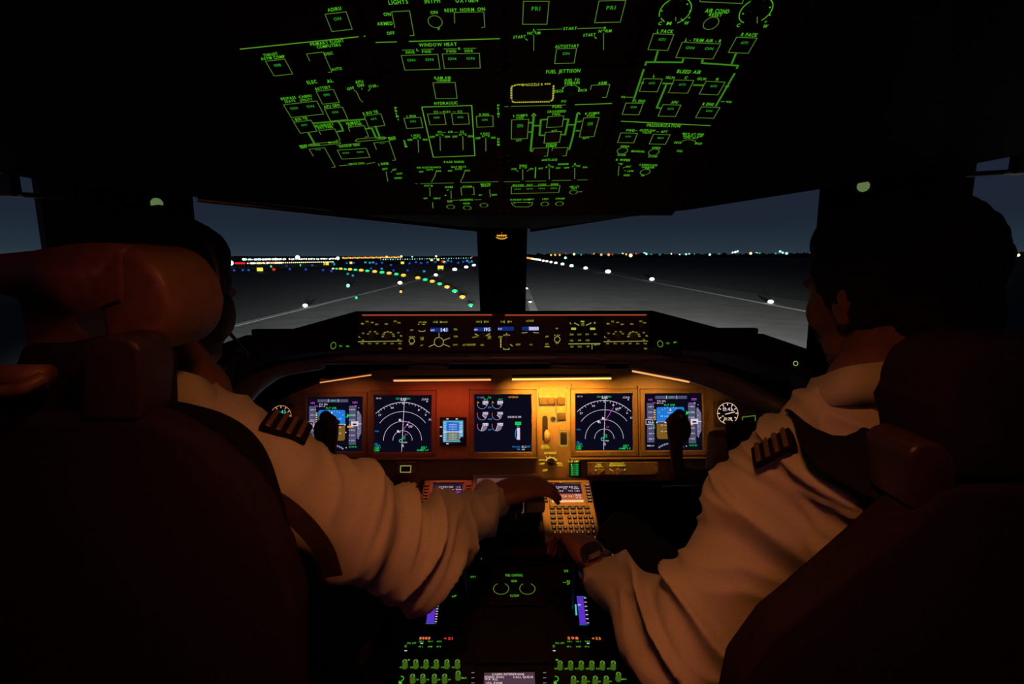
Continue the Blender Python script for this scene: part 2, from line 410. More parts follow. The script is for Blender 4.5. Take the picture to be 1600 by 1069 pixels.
# small pillar lamps
for s, px, py, D, lab in ((-1, 245, 318, 1.02, 'small pale green lamp glowing on the left window pillar'), (1, 1349, 291, 1.0, 'small pale green lamp glowing on the right window pillar')):
    c = P(px, py, D); t = empty('pillar_lamp', lab, 'lamp', c)
    d = (CAM-c).normalized(); R = orient(d).to_4x4()
    bm = bmesh.new(); cyl(bm, (0, 0, -.012), .016, .02, 16); bmesh.ops.transform(bm, matrix=R, verts=bm.verts); obj('lamp_housing', bm, M_DMETAL, t)
    bm = bmesh.new(); ball(bm, (0, 0, 0), (.011, .011, .005), 2); bmesh.ops.transform(bm, matrix=R, verts=bm.verts); obj('lamp_lens', bm, emi('dim_green_lens', (.13, .20, .075), .8), t, True)
# standby compass on the centre post
c = P(784, 369, 1.66); t = empty('magnetic_compass', 'small magnetic compass with a glowing orange card at the top of the centre post', 'compass', c)
bm = bmesh.new(); box(bm, -.030, .030, 0, .05, -.022, .022, .008); obj('housing', bm, M_BLACK, t)
bm = bmesh.new(); box(bm, -.022, .022, -.003, .001, -.013, .010, .002); wd = obj('compass_window', bm, mat('dark_compass_glass', (.02, .008, .004), .2), t)
k = Ink(); k.arc(0, .000, .019, 200, 340, .003, A_TX, 0, 14, ry=.009); k.line([(-.016, .002), (.016, .002)], .0035, A_TX); k.line([(0, -.006), (0, .013)], .0016, A_DM)
for x in (-.012, -.006, 0, .006, .012): k.line([(x, -.004), (x, .004)], .002, A_TX)
o = k.build('compass_card', t, 0); o.matrix_parent_inverse = Matrix.Identity(4); o.rotation_euler = (math.pi/2, 0, 0); o.location = (0, -.0045, 0)

# ================================================================== OUTSIDE
VPX, VPY = 805, 400
def ground_poly(name, pts, m, z, label=None, th=.02):
    bm = bmesh.new(); prism(bm, [(p.x, p.y) for p in pts], z-th, z); return obj(name, bm, m)
m_gr = mat('night_grass', (.025, .027, .022), .95, scale=.4, noise_amt=.5)
m_as = mat('asphalt', (.125, .122, .112), .9, scale=1.5, noise_amt=.22)
m_as2 = mat('runway_concrete', (.21, .205, .19), .85, scale=.35, noise_amt=.22)
m_pt = mat('white_runway_paint', (.60, .60, .56), .7, scale=6, noise_amt=.2)
bm = bmesh.new(); box(bm, -6000, 6000, -500, 8000, GROUND-1, GROUND-.06); struct(obj('ground_1', bm, m_gr))
rd = (G(805, 410)-Vector((CAM.x, CAM.y, GROUND))).normalized(); rd = Vector((rd.x, rd.y, 0)).normalized(); rn = Vector((rd.y, -rd.x, 0))
base = Vector((CAM.x, CAM.y, GROUND))
def RW(across, along): return base+rn*across+rd*along
XL, XR = -24.6, 32.2
def rstrip(name, x0, x1, y0, y1, m, z): return ground_poly(name, [RW(x0, y0), RW(x1, y0), RW(x1, y1), RW(x0, y1)], m, z)
struct(rstrip('ground_2', XL-70, XR+7, -60, 3200, m_as, GROUND-.03))
rw = struct(rstrip('ground_3', XL-.5, XR+.5, -60, 3200, m_as2, GROUND-.012))
for nm, x in (('left', XL), ('right', XR)):
    o = rstrip('runway_side_stripe', x-.45, x+.45, -20, 2800, m_pt, GROUND+.004); tag(o, 'long white painted stripe along the %s edge of the runway' % nm, 'road marking')
cx0 = (G(835, 488)-base).dot(rn)
for i in range(8):
    o = rstrip('runway_centre_stripe', cx0-.45, cx0+.45, (40 if i == 0 else 130+i*60), (150 if i == 0 else 160+i*60), m_pt, GROUND+.004)
    tag(o, 'nearest white dash of the runway centre line, right of the centre post' if i == 0 else 'white dash of the runway centre line farther ahead', 'road marking', 'runway centre line dashes')
LENS = {}
def lens_mat(name, col, s): return emi('lens_'+name, col, s)
LM = dict(white=lens_mat('white', (.95, 1, .9), 2.2), warm=lens_mat('warm', (1, .85, .45), 1.6), amber=lens_mat('amber', (1, .55, .06), 1.6), green=lens_mat('green', (.03, .95, .30), 1.3),
          blue=lens_mat('blue', (.02, .10, .75), .9), teal=lens_mat('teal', (.02, .45, .50), .9), yellow=lens_mat('yellow', (.9, .85, .08), 1.1), red=lens_mat('red', (.9, .03, .03), .9),
          cyan=lens_mat('cyan', (.45, 1, .85), 1.3), orange=lens_mat('orange', (1, .42, .08), 1.2))
def field_light(name, px, py, wpx, color, label, group, cat='light', detail=False, flat=.6):
    c = G(px, py); D = (c-CAM).dot(FW); r = wpx/2*D/F_PX
    bm = bmesh.new(); cyl(bm, (0, 0, .03), max(.16, r*.8), .06, 14)
    if detail:
        t = empty(name, label, cat, c, group); obj('fixture', bm, M_METAL, t)
        bm = bmesh.new(); ball(bm, (0, 0, .06+r*flat*.8), (r, r, r*flat*1.1), 2); obj('lens', bm, LM[color], t, True); return t
    for f in bm.faces: f.material_index = 0
    n0 = len(bm.faces); ball(bm, (0, 0, .06+r*flat*.8), (r, r, r*flat*1.1), 2)
    bm.faces.ensure_lookup_table()
    for f in bm.faces[n0:]: f.material_index = 1; f.smooth = True
    o = obj(name, bm, [M_METAL, LM[color]]); o.location = c; return tag(o, label, cat, group)
ORD = ['nearest', 'second', 'third', 'fourth', 'fifth', 'sixth', 'seventh', 'eighth', 'ninth', 'tenth', 'eleventh', 'twelfth', 'thirteenth', 'fourteenth', 'fifteenth', 'sixteenth']
# right edge row
row = [(1204, 474.5, 9), (1018.5, 438.5, 8), (950, 426.8, 9), (915, 420.8, 7), (893, 417, 6.5), (879, 414.2, 6), (868.5, 412.3, 5.5), (861, 410.9, 5), (854.5, 409.6, 5), (849, 408.6, 4.6)]
for i, (x, y, w) in enumerate(row):
    field_light('runway_edge_light', x, y, w, 'white', '%s white light of the right runway edge row, counted from the aircraft' % ORD[i], 'right runway edge lights', detail=i < 4)
for i in range(9):
    x = 844-i*2.6; y = 407.6-i*.42
    field_light('runway_edge_light', x, y, 3.6, 'white' if i < 3 else ('warm' if i < 6 else 'orange'), 'distant %s light merging into the far end of the right edge row' % ('white' if i < 3 else 'yellowish' if i < 6 else 'orange'), 'far right runway edge lights', flat=.8)
# left edge row
row = [(477, 480, 8), (625, 444, 7.5), (681, 431.5, 6.5), (710.5, 423, 7.5), (728.5, 419, 6.5), (740.5, 416, 6)]
for i, (x, y, w) in enumerate(row):
    field_light('runway_edge_light', x, y, w, 'white', '%s white light of the left runway edge row, counted from the aircraft' % ORD[i], 'left runway edge lights', detail=i < 4)
# centre line lamps
for i, (x, y, w) in enumerate([(828.5, 473, 6), (821.5, 452, 7.5), (817, 436, 5)]):
    field_light('centreline_light', x, y, w, 'white', '%s white lamp set in the runway centre line right of the post' % ORD[i], 'runway centre line lamps', detail=True, flat=.3)
# alternating amber and green lead-off lamps, curving away to the left
lead = [(735.5, 479, 'green', 8), (722.5, 466.5, 'amber', 9.5), (710.5, 457, 'green', 9), (698.5, 450.5, 'amber', 8.5), (687, 445.3, 'green', 7.5), (675.5, 441.5, 'amber', 8), (664.5, 438.8, 'green', 7.5),
        (653, 436, 'amber', 8), (630.5, 432, 'amber', 8), (619.5, 430, 'green', 7), (608, 428.7, 'amber', 8), (597, 427.3, 'green', 7.5), (585.5, 426, 'amber', 7.5), (574, 424.8, 'green', 6.5),
        (564.5, 424, 'amber', 7.5), (555.5, 423, 'green', 6), (547, 422.5, 'amber', 6.8), (539.5, 421.8, 'green', 5), (532.5, 421.3, 'amber', 6), (526, 421, 'green', 4.5), (520.5, 420.7, 'warm', 4)]
for i, (x, y, c, w) in enumerate(lead):
    nn = {'green': 'green', 'amber': 'amber', 'warm': 'pale amber'}[c]
    field_light('lead_off_light', x, y, w, c, '%s lamp %s along the curving taxi line, %s' % (nn, 'near' if i < 8 else 'farther out', ['closest to the panel', 'next to the closest green', 'second green out', 'second amber out', 'third green out', 'third amber out', 'fourth green out', 'fourth amber out', 'fifth amber out', 'fifth green out', 'sixth amber out', 'sixth green out', 'seventh amber out', 'seventh green out', 'eighth amber out', 'eighth green out', 'ninth amber out', 'ninth green out', 'tenth amber out', 'tenth green out', 'at the far tip'][i]), 'taxi line lamps', detail=i < 5, flat=.5)
# yellow guidance signs and loose coloured lamps in the field
def sign(px, py, w, h, D_lab):
    c = G(px, py+h/2+1); D = (c-CAM).dot(FW); W = w*D/F_PX; H = h*D/F_PX
    t = empty('guidance_sign', D_lab, 'sign', c)
    bm = bmesh.new(); box(bm, -W/2, W/2, -.15, .15, H*.35, H*1.35, .02); obj('lit_panel', bm, LM['yellow'], t)
    for s in (-1, 1):
        bm = bmesh.new(); box(bm, s*W*.35-.05, s*W*.35+.05, -.05, .05, 0, H*.35); obj('leg', bm, M_METAL, t)
sign(406.5, 422, 9, 5.5, 'glowing yellow guidance sign farthest left in the field'); sign(509.5, 412.5, 8.5, 4.5, 'glowing yellow guidance sign above the start of the taxi line')
sign(688.5, 418.5, 9, 5, 'glowing yellow guidance sign just left of the white edge lights'); sign(548.5, 411, 4, 3.6, 'small yellow guidance sign left of centre in the field')
sign(629, 411, 5, 3.6, 'small yellow guidance sign between taxi line and horizon'); sign(674.5, 406.5, 4, 3.4, 'small yellow sign near the left end of the far lamp row'); sign(684.5, 406, 4, 3.4, 'small yellow sign right beside its twin at the far lamps')
loose = [('blue', [(366, 424), (379.5, 423.5), (388.5, 423.5), (447, 417), (453, 422), (478, 422.5), (505, 423.5), (518, 425), (542, 412.5), (553, 412), (580, 421), (615, 424), (637, 424), (662, 425), (488, 416), (640, 413), (650, 411), (658, 412.5), (668, 411.5), (680, 411), (696, 411.5), (705, 410), (716, 412), (724, 410.5), (733, 411.5), (597, 412), (588, 413.5), (611, 415.5)], 3.6),
         ('teal', [(543.5, 429.5), (551.5, 432), (521, 412.5), (522, 414.5), (571, 411.5), (578, 412), (583, 411.5), (663, 425.5), (596.5, 421.5), (730, 409), (737, 410), (700, 408.5)], 3.8),
         ('green', [(423, 418), (469.5, 416), (557, 467)], 4.2), ('red', [(428, 423), (692, 410.5)], 5), ('amber', [(626.5, 457.5), (694.5, 411)], 4.2)]
for c, pts, w in loose:
    for x, y in pts:
        big = y > 440
        field_light('taxiway_light', x, y, w, c, ('small lone %s lamp on the asphalt below the left edge stripe' if big else 'small %s taxiway lamp in the dark field left of the runway') % c, '%s taxiway lamps' % c, flat=.8)
field_light('taxiway_light', 557.5, 438, .1, 'blue', 'tiny blue lamp in the field left of the runway', 'blue taxiway lamps')
field_light('apron_floodlight', 544.0, 448.8, 5.6, 'cyan', 'pale blue lamp alone in the left field below the taxi line', 'apron floodlights', flat=.9)
MN = [0]
def mast(px, py, wpx, color, label, group, D=1500.0, wide=1.0):
    MN[0] += 1; D *= 1+.035*(MN[0] % 4)
    r_ = ray(px, py)
    if r_.z < 0: D = min(D, (GROUND+2.0-CAM.z)/r_.z*(.86+.035*(MN[0] % 4)))
    c = P(px, py, D); h = c.z-GROUND; r = wpx/2*D/F_PX
    bm = bmesh.new(); box(bm, -.2, .2, -.2, .2, 0, max(.2, h)); n0 = len(bm.faces); ball(bm, (0, 0, h), (r*wide, r, r), 2)
    bm.faces.ensure_lookup_table()
    for f in bm.faces[n0:]: f.material_index = 1
    o = obj('floodlight_mast', bm, [M_DMETAL, LM[color]]); o.location = (c.x, c.y, GROUND); return tag(o, label, 'light', group)
rnd = random.Random(4)
for i in range(46):   # left white row on the horizon
    x = 381+i*3.25+rnd.uniform(-.8, .8)
    if 448 < x < 452: continue
    mast(x, 405.6-i*.028+rnd.uniform(-.3, .3), rnd.choice((2.3, 2.8, 3.2, 4.0)) if x < 445 else 2.4, rnd.choice(('white', 'white', 'cyan')), 'white floodlight in the bright row on the left horizon', 'white horizon floodlights')
for i in range(44):
    x = 387+i*3.1
    mast(x, 411.6-i*.053, 2.0 if x > 440 else rnd.choice((2.2, 3.2)), 'warm' if x > 430 else rnd.choice(('white', 'warm')), 'small warm lamp in the lower row under the left horizon floodlights', 'lower warm lamp row', D=1200)
for i, x in enumerate((369, 373, 377, 381, 392, 407, 416, 420, 424, 428)): mast(x, 411.5-(.6 if i > 5 else 0), 3.4, 'red', 'small red lamp glowing between the white rows on the far left', 'red horizon lamps', D=1150, wide=1.4)
for i in range(32): mast(536+i*2.9, 403.0-i*.045+(.5 if i % 3 else 0), 2.6, 'orange' if i % 4 else 'amber', 'orange terminal lamp in the glowing row at left centre horizon', 'orange terminal lamps')
for i in range(38): mast(595+i*3.8, 405.8-i*.07, 1.6, 'cyan' if i % 3 else 'teal', 'faint bluish lamp in the thin row before the centre post', 'faint far lamps', D=1300)
for x, y, w, c, l in ((360.5, 411, 8, 'white', 'very bright white floodlight beside the left pilot'), (354, 404.5, 4, 'cyan', 'small bluish lamp just above the brightest floodlight'), (465, 402.5, 7, 'white', 'large white floodlight standing above the left horizon row'),
                      (528, 403.5, 5, 'white', 'white floodlight at the right end of the white row'), (604, 401.5, 3.5, 'warm', 'pale lamp within the orange row'), (627, 400.8, 3.6, 'warm', 'pale lamp ending the orange row'),
                      (644, 401.2, 2.5, 'cyan', 'small lone cyan lamp right of the orange row'), (681.5, 400.6, 3, 'white', 'small lone white lamp above the thin row'), (737.5, 401.6, 2.4, 'red', 'tiny red lamp beside the centre post')):
    mast(x, y, w, c, l, 'single far floodlights', D=1400)
# right horizon lamps
for x, y, w, c in ((855, 399, 2.6, 'orange'), (861, 398.6, 3, 'amber'), (867.5, 398.4, 3.6, 'orange'), (874.5, 398.4, 3.4, 'orange'), (883.5, 403, 4.5, 'cyan'), (884, 395, 2, 'red'), (897, 397.3, 4, 'warm'), (908, 398, 3, 'teal'), (928.5, 397, 3.4, 'orange'),
                   (939.5, 398, 4.2, 'orange'), (951, 398, 4.4, 'orange'), (957, 398, 2.5, 'red'), (972.5, 397.2, 4.4, 'warm'), (978.5, 397.6, 3, 'amber'), (985.5, 399.2, 6, 'warm'), (994, 396.5, 3, 'red'), (1007, 396, 4, 'cyan'), (1010, 397, 3.5, 'cyan'), (1018, 397.5, 2.2, 'teal'),
                   (1031, 398, 2.4, 'teal'), (1040, 397.6, 2.2, 'teal'), (1049, 396.6, 2.6, 'warm'), (1062, 397.7, 2.6, 'cyan'), (1072, 397.4, 3.4, 'cyan'), (1077, 397, 3, 'cyan'), (1085, 397, 2, 'teal'), (1109, 397.9, 4, 'cyan'), (1124, 396.5, 2, 'teal'), (1145, 395, 3.8, 'cyan'),
                   (1149, 394, 3.4, 'white'), (1152.5, 392.8, 3.6, 'cyan'), (1173, 396, 4.4, 'warm'), (1182, 396, 4, 'cyan'), (1187, 395.6, 3, 'teal'), (1212, 396, 3, 'teal'), (1219, 393, 4, 'cyan'), (1223, 395, 3.5, 'cyan'), (1229, 396, 4.4, 'cyan'),
                   (1582, 398.5, 5, 'warm'), (1591, 398.8, 5, 'warm'), (1599, 399, 5, 'warm')):
    mast(x, y, w*.95, c, '%s far lamp on the %s' % (c, 'horizon right of the runway' if x < 1300 else 'horizon in the right side window'), '%s lamps on the %s horizon' % (c, 'right' if x < 1300 else 'side window'))
# dark low buildings and trees against the sky
m_bd = mat('dark_building_wall', (.02, .022, .028), .9, scale=.2)
for i, (x0, x1, y, D) in enumerate(((366, 379, 400, 1300), (540, 628, 401.5, 1700), (690, 735, 399.5, 1700))):
    a = P(x0, y, D); b = P(x1, y, D); t = empty('terminal_building', ['dark block of a building beside the bright floodlight, far left', 'long low dark terminal behind the orange lamps', 'low dark building at the horizon left of the centre post'][i], 'building', (a.x, a.y, GROUND))
    bm = bmesh.new(); box(bm, 0, b.x-a.x, 0, 25, 0, a.z-GROUND-1); obj('wall', bm, m_bd, t)
    bm = bmesh.new(); box(bm, -1, b.x-a.x+1, -1, 26, a.z-GROUND-1, a.z-GROUND-.2); obj('roof', bm, m_bd, t)
rnd = random.Random(9)
bm = bmesh.new(); x = 826
while x < 1640:
    c = P(x, 400, 1650); h = 6+(2.5+rnd.uniform(0, 4)+max(0, (x-1100))*.008)*1.6; ball(bm, (c.x, c.y, GROUND+h/2-1), (rnd.uniform(8, 14), 6, h/2+1), 1); x += 5
x = -40
while x < 150:
    c = P(x, 400, 1650); h = 8+rnd.uniform(0, 5); ball(bm, (c.x, c.y, GROUND+h/2-1), (rnd.uniform(9, 15), 6, h/2+1), 1); x += 5
for v in bm.verts: v.co += Vector(noise.noise_vector(v.co*.2))*2
tag(obj('tree_line', bm, mat('dark_far_foliage', (.012, .016, .012), 1.0, scale=.2)), 'dark band of distant trees along the horizon under the sky', 'trees', kind='stuff')
# ================================================================== PANELS
class Mod:
    """a thing lying on a panel plane; its marks are measured from their places on that plane"""
    def __init__(s, name, label, cat, plane, cx, cy, group=None, lift=0.0):
        s.pl = plane; s.cx, s.cy = cx, cy; s.t = empty(name, label, cat, plane.frame(cx, cy, lift), group); s.ink = Ink(); s.lift = lift
    def L(s, px, py):
        r = ray(px, py); o = s.pl.o+s.pl.n*s.lift; t = (o-CAM).dot(s.pl.n)/r.dot(s.pl.n); h = CAM+t*r-o
        return Vector((h.dot(s.pl.u)-s.cx, h.dot(s.pl.v)-s.cy))
    def Lz(s, px, py, z):
        r = ray(px, py); o = s.pl.o+s.pl.n*(s.lift+z); t = (o-CAM).dot(s.pl.n)/r.dot(s.pl.n); h = CAM+t*r-o
        return Vector((h.dot(s.pl.u)-s.cx, h.dot(s.pl.v)-s.cy))
    def plate(s, x0, x1, y0, y1, m, th=.004, name='faceplate', screws=True, corner=.0015):
        bm = bmesh.new(); box(bm, x0, x1, y0, y1, -th, -.0002, min(corner, th*.45)); o = obj(name, bm, m, s.t)
        if screws:
            for a in (x0+.006, x1-.006):
                for b in (y0+.006, y1-.006):
                    bm = bmesh.new(); cyl(bm, (a, b, .0004), .0028, .0012, 12); obj('screw', bm, M_DMETAL, s.t)
        return o
    def perpx(s, px, py): return ((s.L(px+.5, py)-s.L(px-.5, py)).length)
    def dn(s, p, h):        # local vector downwards (towards -v) that covers h pixel rows at local point p
        def row(q):
            w = s.pl.o+s.pl.n*s.lift+s.pl.u*(q.x+s.cx)+s.pl.v*(q.y+s.cy)-CAM; return 534.5-F_PX*w.dot(UP)/w.dot(FW)
        k = .02; r0 = row(p); sg = 1 if row(p+Vector((0, -.01))) > r0 else -1
        for _ in range(6): k *= h/(row(p+Vector((0, -sg*k)))-r0)
        return Vector((0, -sg*k))
    def run(s, data, G_TX=G_TX, G_LN=G_LN, capm=None, z=.0004):
        ink = s.ink; capm = capm or M_BLACK
        for ln in data.strip().split('\n'):
            a = ln.split()
            if not a: continue
            c = a[0]
            if c == 'T':      # T text x0 y0 x1 y1 h
                x0, y0, x1, y1, h = map(float, a[2:7]); m = {'y': Y_TX, 'a': A_TX, 'c': G_CP, 'w': W_TX}.get(a[7] if len(a) > 7 else '', G_TX)
                p0 = s.L(x0, y0); ink.text(a[1].replace('_', ' '), p0, s.L(x1, y1), -s.dn(p0, h)*1.0, m, z)
            elif c in 'LKYW':  # polylines: thin, bus bar, yellow, thick bright
                q = list(map(float, a[1:])); pts = [s.L(q[i], q[i+1]) for i in range(0, len(q), 2)]; w = s.perpx(q[0], q[1])
                if c == 'K': ink.line(pts, w*3.0, G_BAR, z)
                elif c == 'Y': ink.line(pts, w*1.6, Y_LN, z)
                elif c == 'W': ink.line(pts, w*1.45, G_WL if G_TX.name.startswith('green') else G_LN, z)
                else: ink.line(pts, w*1.15, G_LN, z)
            elif c in 'BU':    # lit push-button with outline: x0 y0 x1 y1 h n caption ; U = open outline
                x0, y0, x1, y1, h = map(float, a[1:6]); n = int(a[6]) if len(a) > 6 else 0; cap_t = a[7] if len(a) > 7 else 'ON'
                tl = s.L(x0, y0); tr = s.L(x1, y1); d = s.dn(tl, h); d2 = d
                bl = tl+d; br = tr+d2; w = s.perpx(x0, y0)
                ln_ = [bl+(bl-br)*-.12, bl, tl, tr, br, br+(br-bl)*-.12] if c == 'U' else [tl, tr, br, bl]
                if c == 'U': ink.line([bl*.35+tl*.65, tl, tr, br, br+(bl-br)*.25], w*1.1, G_LN, z)
                else: ink.line(ln_, w*1.15, G_LN, z, closed=True)
                cen = (tl+tr+bl+br)/4; bm = bmesh.new(); prism(bm, [cen+(q-cen)*.82 for q in (tl, tr, br, bl)], 0, .0012, .0005)
                sw = obj('push_switch', bm, capm, s.t)
                if n:
                    ci = Ink(); e = (tr-tl)
                    for i in range(n):
                        f = (i+.5)/n; ww = (.34 if n == 1 else .22 if n == 2 else .13)
                        cc = tl+e*f+d*.36
                        ci.text(cap_t, cc-e*ww/2, cc+e*ww/2, -d*.17, G_CP, .0015)
                    ci.build('lit_caption', sw)
            elif c == 'C':     # round push button in a ring
                x, y, r = map(float, a[1:4]); p = s.L(x, y); w = s.perpx(x, y)
                ink.arc(p.x, p.y, r*w, 0, 360, w*1.15, G_LN, z, 20)
                bm = bmesh.new(); cyl(bm, (p.x, p.y, .0008), r*w*.72, .0016, 18); obj('push_button', bm, M_BLACK, s.t)
            elif c == 'S':     # selector knob with its lit index line x0 y0 x1 y1
                x0, y0, x1, y1 = map(float, a[1:5]); p = s.Lz(x0, y0, .0068); q = s.Lz(x1, y1, .0068); cen = (p+q)/2; d = (q-p); w = s.perpx(x0, y0)
                R = max(d.length*.5, w*7); kn = knob(s.t, cen, R*.42, .0040, bar=(d.normalized(), R*.80), name='selector_knob')
                ik = Ink(); ik.line([cen-d*.48, cen+d*.48], w*1.1, G_LN, .0067); ik.build('index_line', kn)
            elif c == 'N':     # plain knob x y r
                x, y, r = map(float, a[1:4]); p = s.Lz(x, y, .005); knob(s.t, p, r*.8*s.perpx(x, y), .009)
            elif c == 'A':     # arc x y r a0 a1
                x, y, r, a0, a1 = map(float, a[1:6]); p = s.L(x, y); w = s.perpx(x, y); ink.arc(p.x, p.y, r*w, a0, a1, w*1.2, G_TX, z)
            elif c == 'D':     # dots x y ...
                q = list(map(float, a[1:]))
                for i in range(0, len(q), 2): p = s.L(q[i], q[i+1]); ink.disc(p.x, p.y, s.perpx(q[i], q[i+1])*1.3, G_TX, z, 8)
            elif c == 'F':     # filled lit blocks: colour x0 y0 x1 y1
                x0, y0, x1, y1 = map(float, a[2:6]); m = {'y': Y_TX, 'a': A_TX, 'g': G_TX, 'w': W_TX, 'b': LCD_BG}[a[1]]
                ink.poly([s.L(x0, y1), s.L(x1, y1), s.L(x1, y0), s.L(x0, y0)], m, z)
    def done(s, name='legend'):
        if not s.ink.empty(): return s.ink.build(name, s.t)
def knob(parent, p, r, h, bar=None, m=None, name='rotary_knob', z0=0):
    bm = bmesh.new(); cyl(bm, (p.x, p.y, z0+h*.22), r, h*.44, 24, r2=r*.94); cyl(bm, (p.x, p.y, z0+h*.72), r*.74, h*.56, 24, r2=r*.66)
    if bar is not None:
        d, L = bar; n = Vector((-d.y, d.x)); w = r*.30
        prism(bm, [p+d*L+n*w*.5, p-d*L+n*w, p-d*L-n*w, p+d*L-n*w*.5], z0+h*.4, z0+h*1.6, w*.3)
    return obj(name, bm, m or M_BLACK, parent, False)

# ---------------------------------------------------------------- overhead
CX = [-.292, -.146, 0, .146, .292]
def row_b(py, px=788): return OVH.ab(px, py)[1]
def ovh(name, label, col, y0, y1, data, px=788, group=None):
    b0, b1 = row_b(y1), row_b(y0); lo, hi = min(b0, b1), max(b0, b1)
    x0, x1 = CX[col]+.001, CX[col+1]-.001
    m = Mod(name, label, 'panel', OVH, (x0+x1)/2, (lo+hi)/2, group or 'overhead switch panels')
    m.plate(x0-m.cx, x1-m.cx, lo+.0008-m.cy, hi-.0008-m.cy, M_OVH); m.run(data); m.done(); return m
# shell the modules sit in
t = empty('overhead_panel_frame', 'dark frame of the overhead panel holding all the green-lit switch modules', 'frame', OVH.frame(0, 0, 0))
bm = bmesh.new(); lo, hi = row_b(338), row_b(-260)
if lo > hi: lo, hi = hi, lo
box(bm, -.315, .315, lo-.01, hi+.01, -.05, -.0055, .004); obj('frame', bm, M_OVH, t)

ovh('air_data_panel', 'overhead module at upper left with the square ADIRU switch', 0, -150, 66, '''
T ADIRU 513 18 534 15 5
B 508 22 541 18 27 1 ON
''')
ovh('flight_computer_panel', 'overhead module at left headed PRIMARY FLIGHT COMPUTERS', 0, 66, 124, '''
W 375 76.5 571 56
T PRIMARY_FLIGHT 486 71.5 538 65 4.6
T COMPUTERS 496 75.5 533 71.5 4.2
T THRUST 413 88.5 435 85.5 4
T ASYM_COMP 409 94 446 90 4.2
B 415 95.5 445 92 23 1 NORM
U 479 84 505 81 31
T DISC 508 86.5 521 84.5 4
T AUTO 519 110.5 535 108.5 4
''')
ovh('electrical_panel', 'overhead module at lower left with the ELECTRICAL bus diagram of green lines', 0, 124, 268, '''
T ELEC 481 131.5 496 129.5 5
T AL 512 129.5 521 128 5
T APU 556 130.5 568 129 4.4
T ON 559 136 569 134.5 4.4
T OFF 543 141 554 139 4
T START 577 137.5 592 135 4.2
L 553 140.5 557 143 560 150 563 156 567 159.5
L 565 137 566 140
L 579 138 575 142
N 572 152 9
T BATTERY 494 141 517 137.5 4
B 494 142.5 521 139.5 20 1 ON
T IFE/PASS 440 156.5 463 153.5 3.6
T SEATS 446 160.5 462 158.5 3.4
T CABIN/ 468 153.5 488 151 3.8
T UTILITY 470 159 489 156.5 3.6
B 443 163.5 495 157.5 20 2 ON
T APU_GEN 507 169 531 165.5 4
B 507 170 535 167 19 1 ON
T L_BUS_TIE 458 189.5 481 186 4
B 459 191 486 187.5 17 1 AUTO
T R_BUS_TIE 568 179.5 591 176 4
B 569 181 595 177.5 18 1 AUTO
K 488 192.5 570 186
K 528 189 533 196 536 204 526 205.5
T SECONDARY 492 199 522 195.5 3.6
T EXT_PWR 498 202 521 199.5 3.2
U 498 204 523 201 17
T PRIMARY 542 195 564 191.5 3.6
T EXT_PWR 545 198 566 195 3.2
U 544 199 569 196 17
K 570 201 581 200.5 588 216
K 586 195.5 594 216
K 481 206 493 227
L 482 226 490 224 531 221 532 224 490 228 482 228 482 226
L 555 220 558 217 600 213.5 604 215 600 217.5 558 221 555 220
K 484 226.5 500 225.5
K 590 216 602 215
T MAIN 469 229.5 480 228 2.8
T GEN 470 232 480 230.5 2.6
T MAIN 607 217 618 215.5 2.8
T GEN 608 219.5 618 218 2.6
T BUS 514 224 528 222.5 2.6
U 483 233 507 230.5 30
U 584 223 608 220.5 29
T ON 494 236 502 235.5 2.6 c
T ON 594 226.5 602 225.5 2.6 c
T BACKUP_GEN 531 230.5 562 227.5 3.4
L 526 227 563 223.5
B 527 234.5 572 231.5 14 2 ON
T DRIVE_DISC 546 258 570 256 2.8
L 530 259 544 257.5
L 572 256 586 253.5
T L_WIPER 592 258.5 608 257 3.6
T OFF 598 266 606 265 3
''')
ovh('left_wiper_panel', 'short overhead module at lower left edge with the L WIPER selector', 0, 268, 292, '''
S 603 268 606 284
T INT 614 266.5 620 266 2.6
T LOW 620 272.5 629 272 2.6
T HIGH 617 279.5 628 279 2.6
L 610 269 613 267
''')
ovh('emergency_light_panel', 'overhead module at upper centre-left with LIGHTS, OXYGEN and round interphone switch', 1, -150, 63, '''
T LIGHTS 608 7 638 5 6.5
T EMER 610 -4 634 -5 6
T ON 600 24.5 611 24 4.8
T ARMED 590 39.5 614 38.5 5
T OFF 605 54 617 53.5 4.6
L 612 18 640 16.5 647 55 640 55.5
L 612 18 617 43
T INTPH 664 5 688 4 6.5
T SERV 666 -6 687 -7 6
T ON 673 21.5 684 21 4.6
C 680 33.5 11
T V 683 46.5 688 46.5 4
T OXYGEN 712 3.5 747 2.5 6.5
T PASS 718 -8 741 -9 6
T RESET 695 18.5 714 18 5
T NORM 719 17.5 741 17 5
T ON 746 16.5 758 16 5
L 710.5 36 710 19 756 18 757.5 42 752 42.5
W 587 66 620 65
''')
ovh('window_heat_panel', 'overhead module headed WINDOW HEAT with two double-switch boxes', 1, 63, 114, '''
W 639 64.3 781 60
T WINDOW_HEAT 655 72.5 714 71 5
L 628 78 647 77.3
T L 651 79.5 655 79.3 3.6
L 658 77 678 76.3
L 693 76.2 714 75.8
T R 716 77.5 720 77.4 3.6
L 724 75.4 744 75
T SIDE 634 83.3 648 83 3.8
T FWD 660 82.6 674 82.2 3.8
T FWD 698 82 713 81.6 3.8
T SIDE 726 81.2 739 80.8 3.8
B 627 86.3 684 84.5 23 2 ON
B 691 84 749 82.8 23 2 ON
''')
